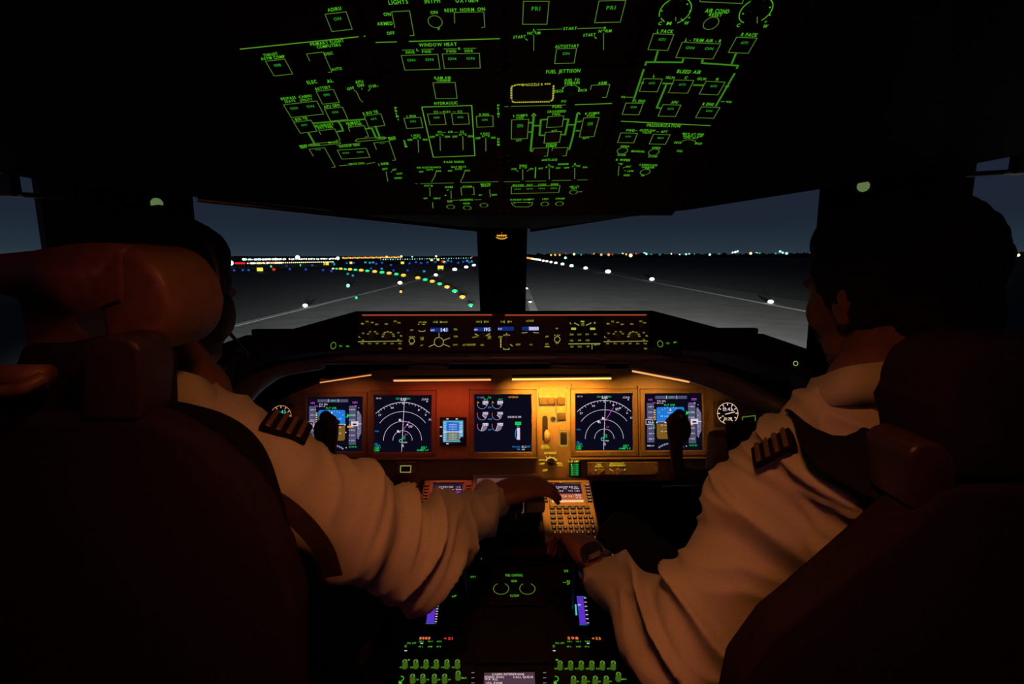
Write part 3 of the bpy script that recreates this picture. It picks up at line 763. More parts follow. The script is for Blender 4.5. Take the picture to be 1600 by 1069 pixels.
ovh('hydraulic_panel', 'overhead module headed HYDRAULIC with boxed pump switches and demand selectors', 1, 114, 249, '''
T RAM_AIR 679 123.5 705 123 4
T TURBINE 682 127.5 704 127 3.6
B 676.5 129 711 128.5 25 0
T HYDRAULIC 679 163.5 715 162.5 4.4
W 659 167 737 164.5 742 243 677 245.5 659 167
T C1 678 176.2 684 176 3
L 686 174.8 691 174.7
T ELEC 693 176 704 175.8 3
L 707 174.5 712 174.5
T C2 715 175.6 722 175.4 3
B 668 178 694 177 17 1 ON
B 705.5 177.3 731.5 176.5 17 1 ON
T L_ENG 636 183 650 182.5 3.2
B 631 184.5 657 183 16 1 ON
T R_ENG 749 180.3 764 180 3.2
B 744 181.5 770 180.5 17 1 ON
T P 617 170 621 170 3
T R 617.5 174.5 621.5 174.5 3
T I 619 179 621 179 3
T M 619 183 623 183 3
T Y 621 188 624 188 3
T P 777 166 780.5 166 3
T R 777 170.5 780.5 170.5 3
T I 778 175 779.5 175 3
T M 777 179 780.5 179 3
T Y 777 183.5 780.5 183.5 3
T D 631 222 634 222 3
T E 632 226 635 226 3
T M 633 230 636.5 230 3
T D 777 218.5 780.5 218.5 3
T E 777 223 780.5 223 3
T M 777 227.5 780.5 227.5 3
T L_ELEC 643 212.8 657 212.3 2.8
T AUTO 646 216.8 658 216.5 3.2
T OFF 637 220 645 219.8 3
T ON 661 219.5 668 219.3 3
S 653 217.5 654 239
T C1 684 207.6 690 207.5 3
L 691 206.7 697 206.6
T AIR 700 207.5 708 207.3 3
L 710 206.4 716 206.3
T C2 719 207.2 725 207 3
T AUTO 681 212.3 693 212 3.2
T OFF 672 215.3 680 215 3
T ON 695 214.8 703 214.5 3
S 687.5 213 688 236
T AUTO 717 211.6 729 211.4 3.2
T OFF 707 214.8 715 214.5 3
T ON 731 214.3 739 214 3
S 723 212.5 723.5 235
T R_ELEC 751 210 765 209.6 2.8
T AUTO 753 214 765 213.7 3.2
T OFF 743 217.3 751 217 3
T ON 767 216.5 774 216.3 3
S 759 215 759 237
''')
ovh('passenger_sign_panel', 'overhead module headed PASS SIGNS with two small selectors', 1, 249, 283.5, '''
T PASS_SIGNS 694 254.5 725 254 3
T NO_ELECTRONICS 652 263 689 262.3 2.4
T AUTO 666 266.3 677 266 2.4
T OFF 655 269.5 662 269.3 2.4
T ON 681 268.5 689 268.3 2.4
L 681 269 679 276 674 284
T SEAT_BELTS 705 262 728 261.5 2.6
T AUTO 711 265.3 722 265 2.4
T OFF 700 268 707 267.8 2.4
T ON 726 267.5 734 267.3 2.4
L 726 268 723 277 719 284
N 667 276 7
N 712 275.5 7
''')
ovh('landing_light_panel', 'overhead module at bottom centre-left with round LANDING light switches', 1, 283.5, 331, '''
L 649 286.8 709 285.6
L 720 285 779 283.6
T STORM 663 291.5 676 291.3 2.6
S 671.5 293 671.8 307
T OFF 662 311 668 310.8 2.2
T DOME_ON 678 311 688 310.8 2.4
L 676 316 676.3 325
T DOME 696 293.5 708 293.3 2.6
W 698 297 703 296.2 708 296.8
S 704.5 297.5 705 311
L 720 293 740 292.3 741 304 737 304.2
L 720 293 721.5 305
T STORM 723 292.3 737 292 2
T MASTER 751 289 767 288.6 2.6
T BRIGHT 752 291.5 766 291.2 2.2
L 765 296 766 308
D 749 304.5 751.5 304.4 696 305
T ON 768 305.5 776 305.3 2.6
L 698 313 716 312.5
T LANDING 718 313.5 739 313 2.6
L 741 312 752 311.6
T OFF 699 316.3 707 316 2.4
T NOSE 724 319 734 318.8 2.4
C 704 323 6
C 730 324.5 6
C 756 320.5 6
''')
ovh('engine_start_panel', 'overhead module with the ENGINE START selectors and AUTOSTART switch', 2, -150, 101, '''
B 818 1.5 858 1.5 36 1 PRI
B 936 1 978 0 34 1 PRI
L 839 46 878 44.8
T START 880 46.6 901 45.8 4.4
L 902 44.2 942 43
T L 833 48 837 48 3.6
T R 943 45 947 45 3.6
T NORM 824 53.7 844 53 4.2
T START 802 60 821 58.7 4.2
W 821 60 824 62.5
S 834 54 834 80
T NORM 935 50.5 955 49.8 4.2
T START 911 57 930 55.5 4.2
W 929 57 932 60
S 943 51 943 79
T AUTOSTART 867 74.5 904 73.3 4.4
B 869.5 76 901 75 23 1 ON
''')
m = ovh('fuel_jettison_panel', 'overhead module headed FUEL JETTISON with the yellow striped nozzle guard', 2, 101, 162, '''
T FUEL_JETTISON 853 114.5 906 112.5 5.2
T L_NOZZLE_R 816 134.3 848 133.3 3.8 y
T FUEL_TO 882 127.5 905 126.5 4.2
T REMAIN 882 131.8 905 131 4
L 879 137 884 133.8 891 132.2 899 133 905 137
D 893 133 879.5 137.5 905 137.5
T DECR 866 144.3 880 143.7 3.8
T INCR 903 143 917 142.3 3.8
N 892 147 9
T ARM 934 132 947 131.2 4.4
U 924 133 953 131.5 20
T PU 877 160 884 159.5 3.6
L 788 166.3 884 163.6
''')
pts = [(807, 132), (861, 130.5), (865, 133), (864, 155), (859, 158.5), (803, 159.5), (799, 157), (799, 135), (807, 132)]
for (x0, y0), (x1, y1) in zip(pts, pts[1:]):
    n = max(1, int(math.hypot(x1-x0, y1-y0)/3.2))
    for i in range(n):
        if y0 < 134 and y1 < 134 and .25 < (i+.5)/n < .8: continue
        a = m.L(x0+(x1-x0)*i/n, y0+(y1-y0)*i/n); b = m.L(x0+(x1-x0)*(i+.72)/n, y0+(y1-y0)*(i+.72)/n)
        m.ink.v; q = Ink(); q.line([a, b], m.perpx(x0, y0)*2.6, Y_TX, .0005); 
        if i == 0 and (x0, y0) == pts[0]: allq = q
        else:
            n0 = len(allq.v); allq.v += q.v; allq.f += [tuple(k+n0 for k in f) for f in q.f]; allq.m += [allq.mi(Y_TX)]*len(q.f)
allq.build('striped_guard_outline', m.t, label='yellow dashed outline')
bm = bmesh.new(); c0 = m.L(806, 137); c1 = m.L(858, 153); prism(bm, [c0, Vector((c1.x, c0.y)), c1, Vector((c0.x, c1.y))], 0, .003, .001); obj('switch_guard', bm, M_BLACK, m.t)
ovh('fuel_pump_switch_panel', 'overhead module headed FUEL with crossfeed and pump switch diagram', 2, 162, 246.5, '''
W 898 163.3 956 161.3
T FUEL 863 168.5 878 168 4
T L_PUMPS 802 182.3 824 181.5 3.4
T FWD 807 185.8 818 185.4 3
B 799.5 187 826 186 30 1 ON
T ON 807 207 816 206.7 3 c
T AFT 806 220.8 815 220.5 3
T R_PUMPS 914 179 936 178 3.4
T FWD 917 182.5 929 182 3
B 912 184 936 183 30 1 ON
T ON 914 203.5 923 203 3 c
T AFT 910 217.3 920 216.8 3
K 829 236 834 180
K 829 236 832 236
K 902 178 895 213 889 234
W 830.5 181 834 177 837.5 180.5
W 900.5 178.5 904 175.5 906.5 178.5
T CROSSFEED 855 176 884 175 3.4
T FWD 863 180 875 179.5 3.2
B 856 182 881 180.5 17 0
T AFT 861 206 870 205.5 3
B 852 206.5 877 205 17 0
K 856 186 845 187 843 211 851 211
K 881 186 888 186 883 210 876 210
K 834 196 844 196
K 886 195 899 194.5
K 825 191.5 833 191.5
K 825 206 832 206
K 902 190 909 189
K 899 204 906 204
T CENTER 853 227 870 226.5 3
T PUMPS 853 230 869 229.6 3
U 833 231.5 857 230.5 13
U 863 231 887 230 13
''')
ovh('anti_ice_panel', 'overhead module headed ANTI-ICE with wing and engine selectors', 2, 246.5, 283, '''
T ANTI-ICE 846 251.5 870 251 3.4
T WING 811 260 823 259.8 2.8
T AUTO 811 263.3 823 263 2.8
T OFF 799 265.3 807 265 2.4
T ON 827 264.8 833 264.6 2.4
L 806 265.5 810 268
L 823 267.5 827 265
S 816.5 264 816.8 282
W 837 261 836 278
T ENGINE 872 257.7 888 257.3 2.6
T L 857 258.6 860 258.5 2.6
T AUTO 852 262.2 865 262 2.8
T OFF 841 264.3 848 264 2.4
T ON 868 263.6 875 263.3 2.4
S 858 263 858.2 281
T R 897 257.4 900 257.3 2.6
T AUTO 894 261 906 260.6 2.8
T OFF 881 263.2 889 263 2.4
T ON 910 262.4 917 262.2 2.4
S 898 262 897.8 280
''')
ovh('external_light_panel', 'overhead module at bottom centre-right with the beacon, nav and logo light switches', 2, 283, 331, '''
L 787 283.8 812 283.4
L 821 283 853 282.4
L 862 282 892 281.4
L 902 281 918 280.6
T BEACON 801 290.8 818 290.5 2.8
T NAV 823 290.3 832 290 2.8
T LOGO 841 289.8 853 289.6 2.8
T WING 860 289.4 872 289 2.8
B 799 291.5 875 289.5 11 4 ON
T IND_LTS 890 292.8 904 292.5 2.4
T TEST 892 295.6 901 295.4 2.4
C 896 300 6
L 903 299.6 910 299.3
T CARGO_COMPT 797 313.2 834 312.6 2.4
L 799 316 801 320 806 323 826 323 831 320 832 316 801 316
T L 803 318 805 318 2
T R 826 317.6 828 317.6 2
T STBY 847 312.2 857 312 2.4
C 851 318.5 6
T STROBE 868 311.4 882 311 2.4
C 874 318 6
''')
ovh('air_conditioning_panel', 'overhead module at upper right with AIR COND RESET, L PACK, TRIM AIR and R PACK', 3, -150, 98, '''
A 1055 17 24 205 -65
A 1181 17 24 225 -45
L 1054 0 1056 32
L 1184 4 1183 36
N 1055 14 17
N 1182 14 17
D 1034 16.5 1046 6 1074 6 1078 17 1077 27 1161 21 1174 9 1191 5 1203 11 1203 23
W 1033 28 1038 33.5
W 1068 32 1064 29
W 1157 32 1162 35
W 1195 35 1198 32
T C 1028 38.5 1033 38.5 5
T M 1041 38.5 1048 38.5 5
T W 1068 38 1075 38 5
T C 1150 41.5 1155 41.5 5
T W 1191 43 1198 43 5
L 1093 -4 1094 2 1160 5 1162 -3
T AIR_COND 1101 19 1138 20.5 6
T RESET 1107 24.8 1127 25.6 5
C 1111 36 11.5
T L_PACK 1026 50.6 1051 51.5 5.2
B 1021 52 1053 53.5 25 1 AUTO
T L_-_TRIM_AIR_-_R 1070 64 1126 66 4.6
B 1066 65.5 1126 68 24 2 ON
T R_PACK 1157 56 1182 57 5.2
B 1151 57.5 1183 59 24 1 AUTO
K 1028 79 1023 96
K 1068 91 1066 97 1010 96.5 1008 102
K 1098 92 1097 98 1153 102 1151 107
K 1150 83 1143 100
''')
ovh('bleed_air_panel', 'overhead module headed BLEED AIR with thick green duct lines between six switches', 3, 98, 193, '''
T BLEED_AIR 1057 113.5 1094 115 5.2
K 1006 107.5 989 159
K 1148 114 1118 166
T L 1020 120.5 1023 120.5 4
T ISLN 1040 122.5 1053 123 3.8
T C 1069 122.8 1073 123 4
T ISLN 1089 124.5 1102 125 3.8
T R 1118 125.5 1122 125.7 4
B 1006 122.5 1035 123 20 1 AUTO
B 1053 124.5 1084 125.2 20 1 AUTO
B 1103 126.5 1133 128 20 1 AUTO
K 1035 130 1052 130.3
K 1083 132.5 1099 132.8
K 1002 129 1006 129
K 1133 134.5 1139 135
K 1041 132 1026 168 1034 168.8
T WAI 970 152.6 977 152.8 3
L 979 151.5 989 151.7
T WAI 1134 160.2 1142 160.6 3
L 1126 158 1133 158.5
T L_ENG 992 159.3 1007 159.7 4
T APU 1048 161.3 1058 161.6 4
T R_ENG 1097 164 1114 164.7 4
B 978 160.5 1005 161 18 1 ON
B 1036 163 1064 163.8 18 1 AUTO
B 1096 166.5 1125 167.5 17 1 ON
''')
ovh('pressurization_panel', 'overhead module headed PRESSURIZATION with two outflow valve switches', 3, 193, 241, '''
W 966 188.8 1110 196
T PRESSURIZATION 1010 197.3 1062 198.8 4.4
T FWD 978 205 991 205.3 3.4
L 992 204 996 204.1
T OUTFLOW 999 204.8 1023 205.5 3.2
T VALVE 1003 208 1017 208.4 3
L 1025 205.5 1030 205.8
T AFT 1032 207 1042 207.3 3.4
B 970 207.3 996 208 15 1 AUTO
B 1021 209.5 1047 210.3 15 1 MAN
T MAX_AT_GND 1066 209.8 1099 211.2 2.8
T ELEV_1_UP 1067 213 1097 214.2 2.6
T LDG_ALT 1068 216 1090 216.8 3
T DECR 1053 223.8 1064 224.2 3
T INCR 1085 225.3 1096 225.7 3
L 1065 221 1070 218.5 1078 217.8 1086 220 1088 223
N 1076 229 8
T PULL 1057 237 1066 237.3 3
T OPEN 969 229.8 982 230.2 3
T OPEN 1018 232 1031 232.5 3
C 972.5 235.3 8
C 1021.5 237.5 8
T MANUAL 986 237.3 1007 238 3
''')
ovh('right_wiper_panel', 'short overhead module at lower right with the R WIPER selector and chart dimmer', 3, 241, 286, '''
T CLOSE 964 243 977 243.3 2.8
T CLOSE 1012 245.3 1026 245.6 2.8
T R_WIPER 962 251 984 251.8 3.4
T OFF 965 257.5 972 257.8 3
S 967 259 966 275
T INT 978 261.3 985 261.6 2.8
L 973 262.5 977 260.5
L 975 266.3 978 266.5
T LOW 980 268.3 989 268.6 2.8
T HIGH 974 274.8 983 275 2.8
T LANDSCAPE 999 258.3 1026 259.5 2.8
T CHARGER 1002 262 1022 262.8 2.8
T OFF 1007 264.5 1014 264.8 2.4
C 1008 268.5 7.5
T ON 1001 275 1006 275.2 2.8
''')

# ---------------------------------------------------------------- glareshield and mode control panel
MCP = Plane(P(787, 518, 1.25), (1, 0, 0), (0, math.sin(math.radians(6)), math.cos(math.radians(6))))
path = [P(300, 640, .78), P(335, 590, .86), P(365, 548, .97), P(450, 517, 1.10), P(556, 487, 1.262), P(1020, 486, 1.262), P(1130, 515, 1.12), P(1240, 553, 1.0), P(1285, 595, .88), P(1320, 650, .78)]
hh = [.03, .035, .04, .055, .098, .098, .055, .04, .035, .03]
fwdv = [Vector((-.35, .5, 0)), Vector((-.32, .55, 0)), Vector((-.28, .5, 0)), Vector((-.15, .55, 0)), Vector((-.1, .60, 0)), Vector((.1, .60, 0)), Vector((.15, .55, 0)), Vector((.28, .5, 0)), Vector((.32, .55, 0)), Vector((.35, .5, 0))]
bm = bmesh.new(); loops = []
for p, h, fv in zip(path, hh, fwdv):
    f = fv.normalized(); s_ = .33 if abs(fv.x) > .2 else .42
    q = [p+Vector((0, 0, -.006)), p+f*.010, p+f*s_+Vector((0, 0, -.075)), p+f*s_+Vector((0, 0, -h-.09)), p+f*.10+Vector((0, 0, -h-.012)), p+f*.02+Vector((0, 0, -h)), p+f*.006+Vector((0, 0, -h+.006))]
    loops.append([bm.verts.new(x) for x in q])
for a, b in zip(loops, loops[1:]):
    n = len(a)
    for k in range(n): bm.faces.new((a[k], a[(k+1) % n], b[(k+1) % n], b[k]))
bm.faces.new(loops[0]); bm.faces.new(loops[-1][::-1]); bmesh.ops.recalc_face_normals(bm, faces=bm.faces[:])
gs = empty('glareshield', 'black padded glareshield across the cockpit below the windshield', 'glareshield', P(787, 500, 1.45))
inv = gs.matrix_world.inverted(); bmesh.ops.transform(bm, matrix=inv, verts=bm.verts); obj('hood', bm, M_GLARE, gs)
M_ROLL = mat('grey_vinyl_trim', (.13, .12, .16), .38, scale=90, bump=.2)
def gtube(name, pts, rs, m, parent=gs, sy=1.0):
    bm = bmesh.new(); tube(bm, [parent.matrix_world.inverted() @ Vector(p) for p in pts], rs, 14)
    return obj(name, bm, m, parent, True)
def spline(pts, n=6):
    out = []; pts = [Vector(p) for p in pts]
    for i in range(len(pts)-1):
        p0 = pts[max(i-1, 0)]; p1 = pts[i]; p2 = pts[i+1]; p3 = pts[min(i+2, len(pts)-1)]
        for k in range(n):
            t = k/n; out.append(.5*((2*p1)+(-p0+p2)*t+(2*p0-5*p1+4*p2-p3)*t*t+(-p0+3*p1-3*p2+p3)*t**3))
    out.append(pts[-1]); return out
gtube('wrist_rest', [P(470, 566, 1.24), P(520, 561, 1.26), P(787, 560, 1.27), P(1050, 560, 1.26), P(1105, 566, 1.24)], [.010, .013, .014, .013, .010], M_ROLL)
for s, pts in ((-1, [(505, 569, 1.26), (440, 576, 1.18), (395, 600, 1.10), (350, 655, .98)]), (1, [(985, 569, 1.28), (1060, 578, 1.22), (1130, 597, 1.15), (1240, 650, 1.06)])):
    gtube('padded_edge', spline([P(*p) for p in pts], 5), [.012+.012*min(1, i/8) for i in range(16)], M_ROLL)
for px0, px1, D in ((636, 700, 1.262), (860, 948, 1.262)):
    bm = bmesh.new(); a = inv @ P(px0, 571, D); b = inv @ P(px1, 577, D); box(bm, a.x, b.x, a.y-.002, a.y+.03, b.z, a.z, .002); obj('access_cover', bm, M_ROLL, gs)

mcp = Mod('mode_control_panel', 'wide autopilot panel on the glareshield with blue windows and yellow-green legends', 'panel', MCP, 0, 0)
tl = mcp.L(660, 491); br = mcp.L(902, 549)
mcp.plate(mcp.L(633, 520).x, mcp.L(938, 520).x, mcp.L(787, 549).y, mcp.L(787, 490).y, mat('glare_panel_paint', (.045, .022, .022), .55, scale=60), .02, screws=False)
YG = emi('yellow_green_legend', (.40, .42, .035), .85); YGL = emi('yellow_green_line', (.34, .33, .09), .8)
mcp.run('''
T A/T_ARM 654 505 666 505 2.6
F y 653 506.5 664 507.5
T OFF 641 517 646 517 2.2
C 643.5 532.5 4.2
T ON 639 527.5 648 527.5 2
T OFF 640 539 646 539 2
L 654 516 656 518 662 518 665 516
T CLB 657 529 662 529 2.4
T CON 657 531.5 662 531.5 2.4
T A/T 657 541 661 541 2.6
T IAS 677 504.5 682 504.5 2.4
L 683 501.5 683 505
L 688 501.5 688 505
T MACH 689 504.5 699 504.5 2.4
L 686 520 686 528
C 685.7 534.5 7.2
L 679 538 670 542
L 693 532 703 528
L 693 538 703 542
T SEL 709 516 715 516 2.6
T CLB 709 527 715 527 2.6
T L/NAV 708 540 715 540 2.4
T A/P_ENGAGE 723 540.5 743 540 3
T BANK 751 540.5 756 540.5 2.8
T HDG 744 504 750 504 2.4
L 752 501 752 505
L 757 501 757 505
T TRK 758 504 764 504 2.4
W 742 521.5 748 525
W 766 521 759 525
T AUTO 738 528.5 746 527.5 2.4
T SEL 762 527.5 768 526.5 2.6
T HOLD 762 530 767 529.5 2.4
T V/S 782 504 787 504 2.4
L 788 501 788 505
L 794 501 794 505
T FPA 795 504 800 504 2.4
L 791.5 520 791.5 523.5
L 787 524.5 787 523.5 796 523.5 796 525
L 787 543.5 787 546 795.5 546 795.5 543.5
T DN 779 528 785 527.5 2.6
D 782.5 530.5 782.5 534 782.5 538.5 782.5 542
L 782.5 528 782.5 542
W 797 538 801 541
T HOLD 806 540 813 539.5 2.8
T ALTITUDE 822 503 834 502.5 2.8
T V/S 827 540 832 539.8 2.4
L 815 520.5 824 519.5
L 833 519.5 842 520.5
T APP 852 527.5 857 527.5 2.8
T LOC 852 539 857 539 2.8
F g 851 541 859 542.5
T OFF 868 514.5 872 514.5 2.2
C 870.7 530.5 4.4
T F/D 866 525 875 525 2
T OFF 868 537.5 873 537.5 2
''', G_TX=YG, G_LN=YGL)
mcp.done()
for x0, x1, y0, y1, tx, dig in ((672.5, 701, 512, 519, (673, 679), (689, 699, '141')), (740.5, 768, 511.5, 518, (741, 746), (756.5, 766, '195')), (777.5, 803, 510.5, 517, (778, 784), None), (815.5, 842, 510.5, 516.5, None, (827, 841.5, '3000'))):
    a = mcp.L(x0, y1); b = mcp.L(x1, y0); bm = bmesh.new(); box(bm, a.x-.002, b.x+.002, a.y-.002, b.y+.002, -.001, .0008, .0006); w = obj('readout_window', bm, M_SCREEN, mcp.t)
    k = Ink(); k.rect(a.x, a.y, b.x, b.y, LCD_BG, .0012); hgt = b.y-a.y
    if tx: k.text({672.5: 'IAS', 740.5: 'HDG', 777.5: 'V/S'}[x0], (mcp.L(tx[0], 516).x, a.y+hgt*.25), (mcp.L(tx[1], 516).x, a.y+hgt*.25), (0, hgt*.38), LCD_TX, .0016)
    if dig:
        if dig[2] == '3000': k.rect(mcp.L(dig[0]-.8, 516).x, a.y+.0003, mcp.L(dig[1], 516).x, b.y-.0003, emi('lit_window_patch', (.30, .28, .62), 1), .0014)
        k.text(dig[2], (mcp.L(dig[0], 516).x, a.y+hgt*.08), (mcp.L(dig[1], 516).x, a.y+hgt*.08), (0, hgt*.84), LCD_TX, .0018)
    k.build('readout', w)
for x, y, r, m in ((685.7, 534.5, 5, M_BLACK), (754, 524, 5, mat('brown_knob', (.12, .05, .03), .5)), (828.5, 526, 6, M_BLACK), (658, 507, 2, M_BLACK), (656, 512, 2, M_BLACK)):
    p = mcp.L(x, y); knob(mcp.t, p, r*.00156, .016, m=m)
p = mcp.L(791, 533); bm = bmesh.new(); cyl(bm, (p.x, p.y, .004), .013, .009, 20, axis='X'); obj('thumbwheel', bm, mat('red_brown_wheel', (.20, .05, .03), .5), mcp.t)
for x, y in ((712, 516), (712, 527), (711, 539), (733, 540), (753, 540), (809, 540), (829, 540), (854, 527), (854, 539)):
    p = mcp.L(x, y-.5); bm = bmesh.new(); box(bm, p.x-.0085, p.x+.0085, p.y-.005, p.y+.005, -.001, .0002, .0004); obj('push_switch', bm, M_BLACK, mcp.t)
# thin lamp strips glowing at the top edge of the panel
for x0, x1, lab in ((566, 770, 'thin dim orange lamp strip along the top of the glareshield panel, left half'), (788, 1010, 'thin dim orange lamp strip along the top of the glareshield panel, right half')):
    a = mcp.pl.hit(x0, 492.5); b = mcp.pl.hit(x1, 491.5); t = empty('glareshield_lamp_strip', lab, 'lamp', (a+b)/2+MCP.n*.004)
    L_ = (b-a).length/2; bm = bmesh.new(); box(bm, -L_, L_, -.003, .003, .0014, .004, .001); obj('lamp_cover', bm, M_BLACK, t)
    bm = bmesh.new(); box(bm, -L_*.99, L_*.99, -.0035, .0005, -.0018, .0012, .0006); obj('lamp_tube', bm, emi('dim_orange_tube', (.42, .085, .03), .7, True), t)
# EFIS control panels either side, and the display select panel
efis = '''
T MINS {a} 502 {b} 502 2
'''
def efis_panel(x0, label):
    m = Mod('display_control_panel', label, 'panel', MCP, *MCP.ab(x0+35, 520))
    a = m.L(x0-1, 549); b = m.L(x0+72, 490); m.plate(a.x, b.x, a.y, b.y, MATS['glare_panel_paint'], .02, screws=False)
    d = ''
    for dx, dy, tx in ((5, 507, 'B'), (12, 503.5, 'RADIO'), (20, 505, 'BARO'), (27, 508, 'MTR'), (42, 507.5, 'IN'), (56, 503, 'BARO'), (62, 505.5, 'HPA')):
        d += 'T %s %g %g %g %g 2.2\n' % (tx, x0+dx, dy, x0+dx+4.5, dy)
    for dx, dy, tx in ((6, 522, 'VOR'), (1, 527.5, 'L'), (6, 533, 'ADF'), (61, 521, 'VOR'), (66, 526, 'R'), (61, 532, 'ADF'), (17, 519.5, 'VOR'), (25, 519.5, 'MAP'), (14, 523, 'APP'), (28, 522.5, 'PLN'), (37, 527, '10'), (38, 523.5, '20'), (40, 520.8, '40'), (44.5, 519.5, '80'), (49.5, 520.5, '160'), (53, 523.5, '320'), (54, 526.5, '640')):
        d += 'T %s %g %g %g %g 2.1\n' % (tx, x0+dx, dy, x0+dx+3.6, dy)
    for i, tx in enumerate(('WXR', 'STA', 'WPT', 'ARPT', 'DATA', 'POS')): d += 'T %s %g 538 %g 538 2.2\n' % (tx, x0+4+i*11.8, x0+8.5+i*11.8)
    d += 'T TERR %g 546 %g 546 2.2\nL %g 534 %g 533\n' % (x0+63, x0+68, x0+0, x0+69)
    m.run(d, G_TX=YG, G_LN=YGL); m.done()
    kb = mat('orange_lit_knob', (.26, .12, .05), .5)
    for dx, dy, r in ((15, 509, 5), (57, 508, 5), (22, 526, 5), (46, 526, 5)): knob(m.t, m.L(x0+dx, dy), r*.00156, .016, m=kb)
    for i in range(6):
        p = m.L(x0+6+i*11.8, 537.3); bm = bmesh.new(); box(bm, p.x-.0065, p.x+.0065, p.y-.004, p.y+.004, -.001, .0002, .0004); obj('push_switch', bm, M_BLACK, m.t)
efis_panel(559.5, 'small map and baro control panel at the left end of the glareshield'); efis_panel(943, 'small map and baro control panel at the right end of the glareshield')
m = Mod('display_select_panel', 'panel of small lit display-select buttons between autopilot and right map panels', 'panel', MCP, *MCP.ab(913, 520))
a = m.L(887, 549); b = m.L(940.5, 490); m.plate(a.x, b.x, a.y, b.y, MATS['glare_panel_paint'], .024, screws=False)
m.run('''
T L 890.5 506.5 893.5 506.5 3
T R 928 506 931 506 3
W 897 504.5 905 508.5
W 915.5 508.5 924 504.5
F y 907 501.5 913 503
T LWR 908 506.5 913 506.5 2.4
T CTR 908 509.5 913 509.5 2.4
F y 892.5 512 900 515.5
F y 922 512 930 515.5
T ENG 890.5 524 896 524 2.6
T STAT 902.5 524 908.5 524 2.4
T ELEC 915 523.5 920 523.5 2.4
T HYD 928 523.5 932 523.5 2.4
T FUEL 890.5 533.5 896 533.5 2.4
T AIR 903 533 908 533 2.4
T DOOR 915.5 533 921 533 2.4
W 888 537.5 938 537
T GEAR 891 543 896 543 2.4
T FCTL 903 543 909 543 2.4
T CHKL 916.5 542.5 921 542.5 2.4
L 925 538 925 546
T NAV 928 540 937 539.5 2.8
''', G_TX=YG, G_LN=YGL); m.done()
for i in range(4):
    for j in range(3):
        if (i, j) in ((3, 1), (3, 2)): continue
        p = m.L(893.5+i*12.3, (523, 532.2, 541.8)[j]); bm = bmesh.new(); box(bm, p.x-.007, p.x+.007, p.y-.0045, p.y+.0045, -.001, .0002, .0004); obj('push_switch', bm, M_BLACK, m.t)
# small round annunciators at the ends of the glareshield
for xs, lab in (((520, 532, 544), 'left'), ((1031, 1043.5, 1055.5), 'right')):
    m = Mod('clock_button_panel', 'tiny panel with a round green button at the %s tip of the glareshield' % lab, 'panel', (Plane(P(532, 541, 1.188), P(556, 541, 1.226)-P(500, 541, 1.140), (0, 0, 1)) if lab == 'left' else Plane(P(1043, 541, 1.214), P(1065, 541, 1.183)-P(1025, 541, 1.235), (0, 0, 1))), 0, 0)
    a = m.L(min(xs)-6, 549); b = m.L(max(xs)+6, 532); m.plate(a.x, b.x, a.y, b.y, M_BLACK, .012, screws=False)
    x, y = xs[0], 541 if lab == 'left' else 536.5
    m.run('C %g %g 4.2\nT MIC %g %g %g %g 2.4\nT CLK %g %g %g %g 2.6\nT MAP %g %g %g %g 2.6' % (x, y, x-2.5, y+1.2, x+2.5, y+1.2, xs[1]-2.5, y+1, xs[1]+2.5, y+1, xs[2]-2.5, y+.5, xs[2]+2.5, y+.5)); m.done()
for px, py, D, r, lab in ((340, 577, .86, 5.2, 'small thin green ring light low beside the left pilot'), (1243, 568, .96, 3.4, 'small green ring light low beside the right pilot')):
    c = P(px, py, D); d = (CAM-c).normalized(); R = Vector((0, -1, .15)).normalized().to_track_quat('Z', 'Y').to_matrix().to_4x4(); R.translation = c
    t = empty('ring_light_button', lab, 'button', R); bm = bmesh.new(); cyl(bm, (0, 0, -.006), r*D/F_PX*1.3, .012, 20); obj('button_housing', bm, M_BLACK, t)
    k = Ink(); k.arc(0, 0, r*D/F_PX, 0, 360, .0012, emi('green_ring', (.30, .48, .09), 1), 0, 20); k.build('lit_ring', t, .0006)
# ================================================================== MAIN INSTRUMENT PANEL
TILT = math.radians(12)
MAINP = Plane(P(787, 660, 1.60), (1, 0, 0), (0, math.sin(TILT), math.cos(TILT)))
mp = Mod('instrument_panel', 'broad brown instrument panel behind the pilots\' screens, lit orange at its right', 'panel', MAINP, 0, 0)
out = [(395, 655), (440, 622), (500, 598), (590, 578), (985, 576), (1085, 592), (1160, 625), (1250, 668), (1250, 716), (1120, 722), (1110, 751), (925, 752), (925, 765), (640, 765), (640, 752), (395, 752)]
bm = bmesh.new(); prism(bm, [mp.L(*p) for p in out], -.05, -.001); obj('panel_body', bm, M_PANEL, mp.t)
bm = bmesh.new()
for x0, y0, x1, y1 in ((579, 605, 579.8, 720), (681, 605, 681.6, 720), (734, 605, 734.7, 720), (996.5, 603, 997.2, 722), (893, 600, 893.6, 720)):
    a = mp.L(x0, y1); b = mp.L(x1, y0); box(bm, a.x, b.x, a.y, b.y, -.001, -.0002)
seam = obj('panel_seam', bm, M_BLACK, mp.t)
for x0, x1 in ((560, 839), (890, 1100)):      # lip added under the screens to shade the panel below
    bm = bmesh.new(); a = mp.L(x0, 716.5); b = mp.L(x1, 713.5); box(bm, a.x, b.x, a.y, b.y, -.002, .030, .003); obj('shade_lip', bm, M_BEZEL, mp.t)

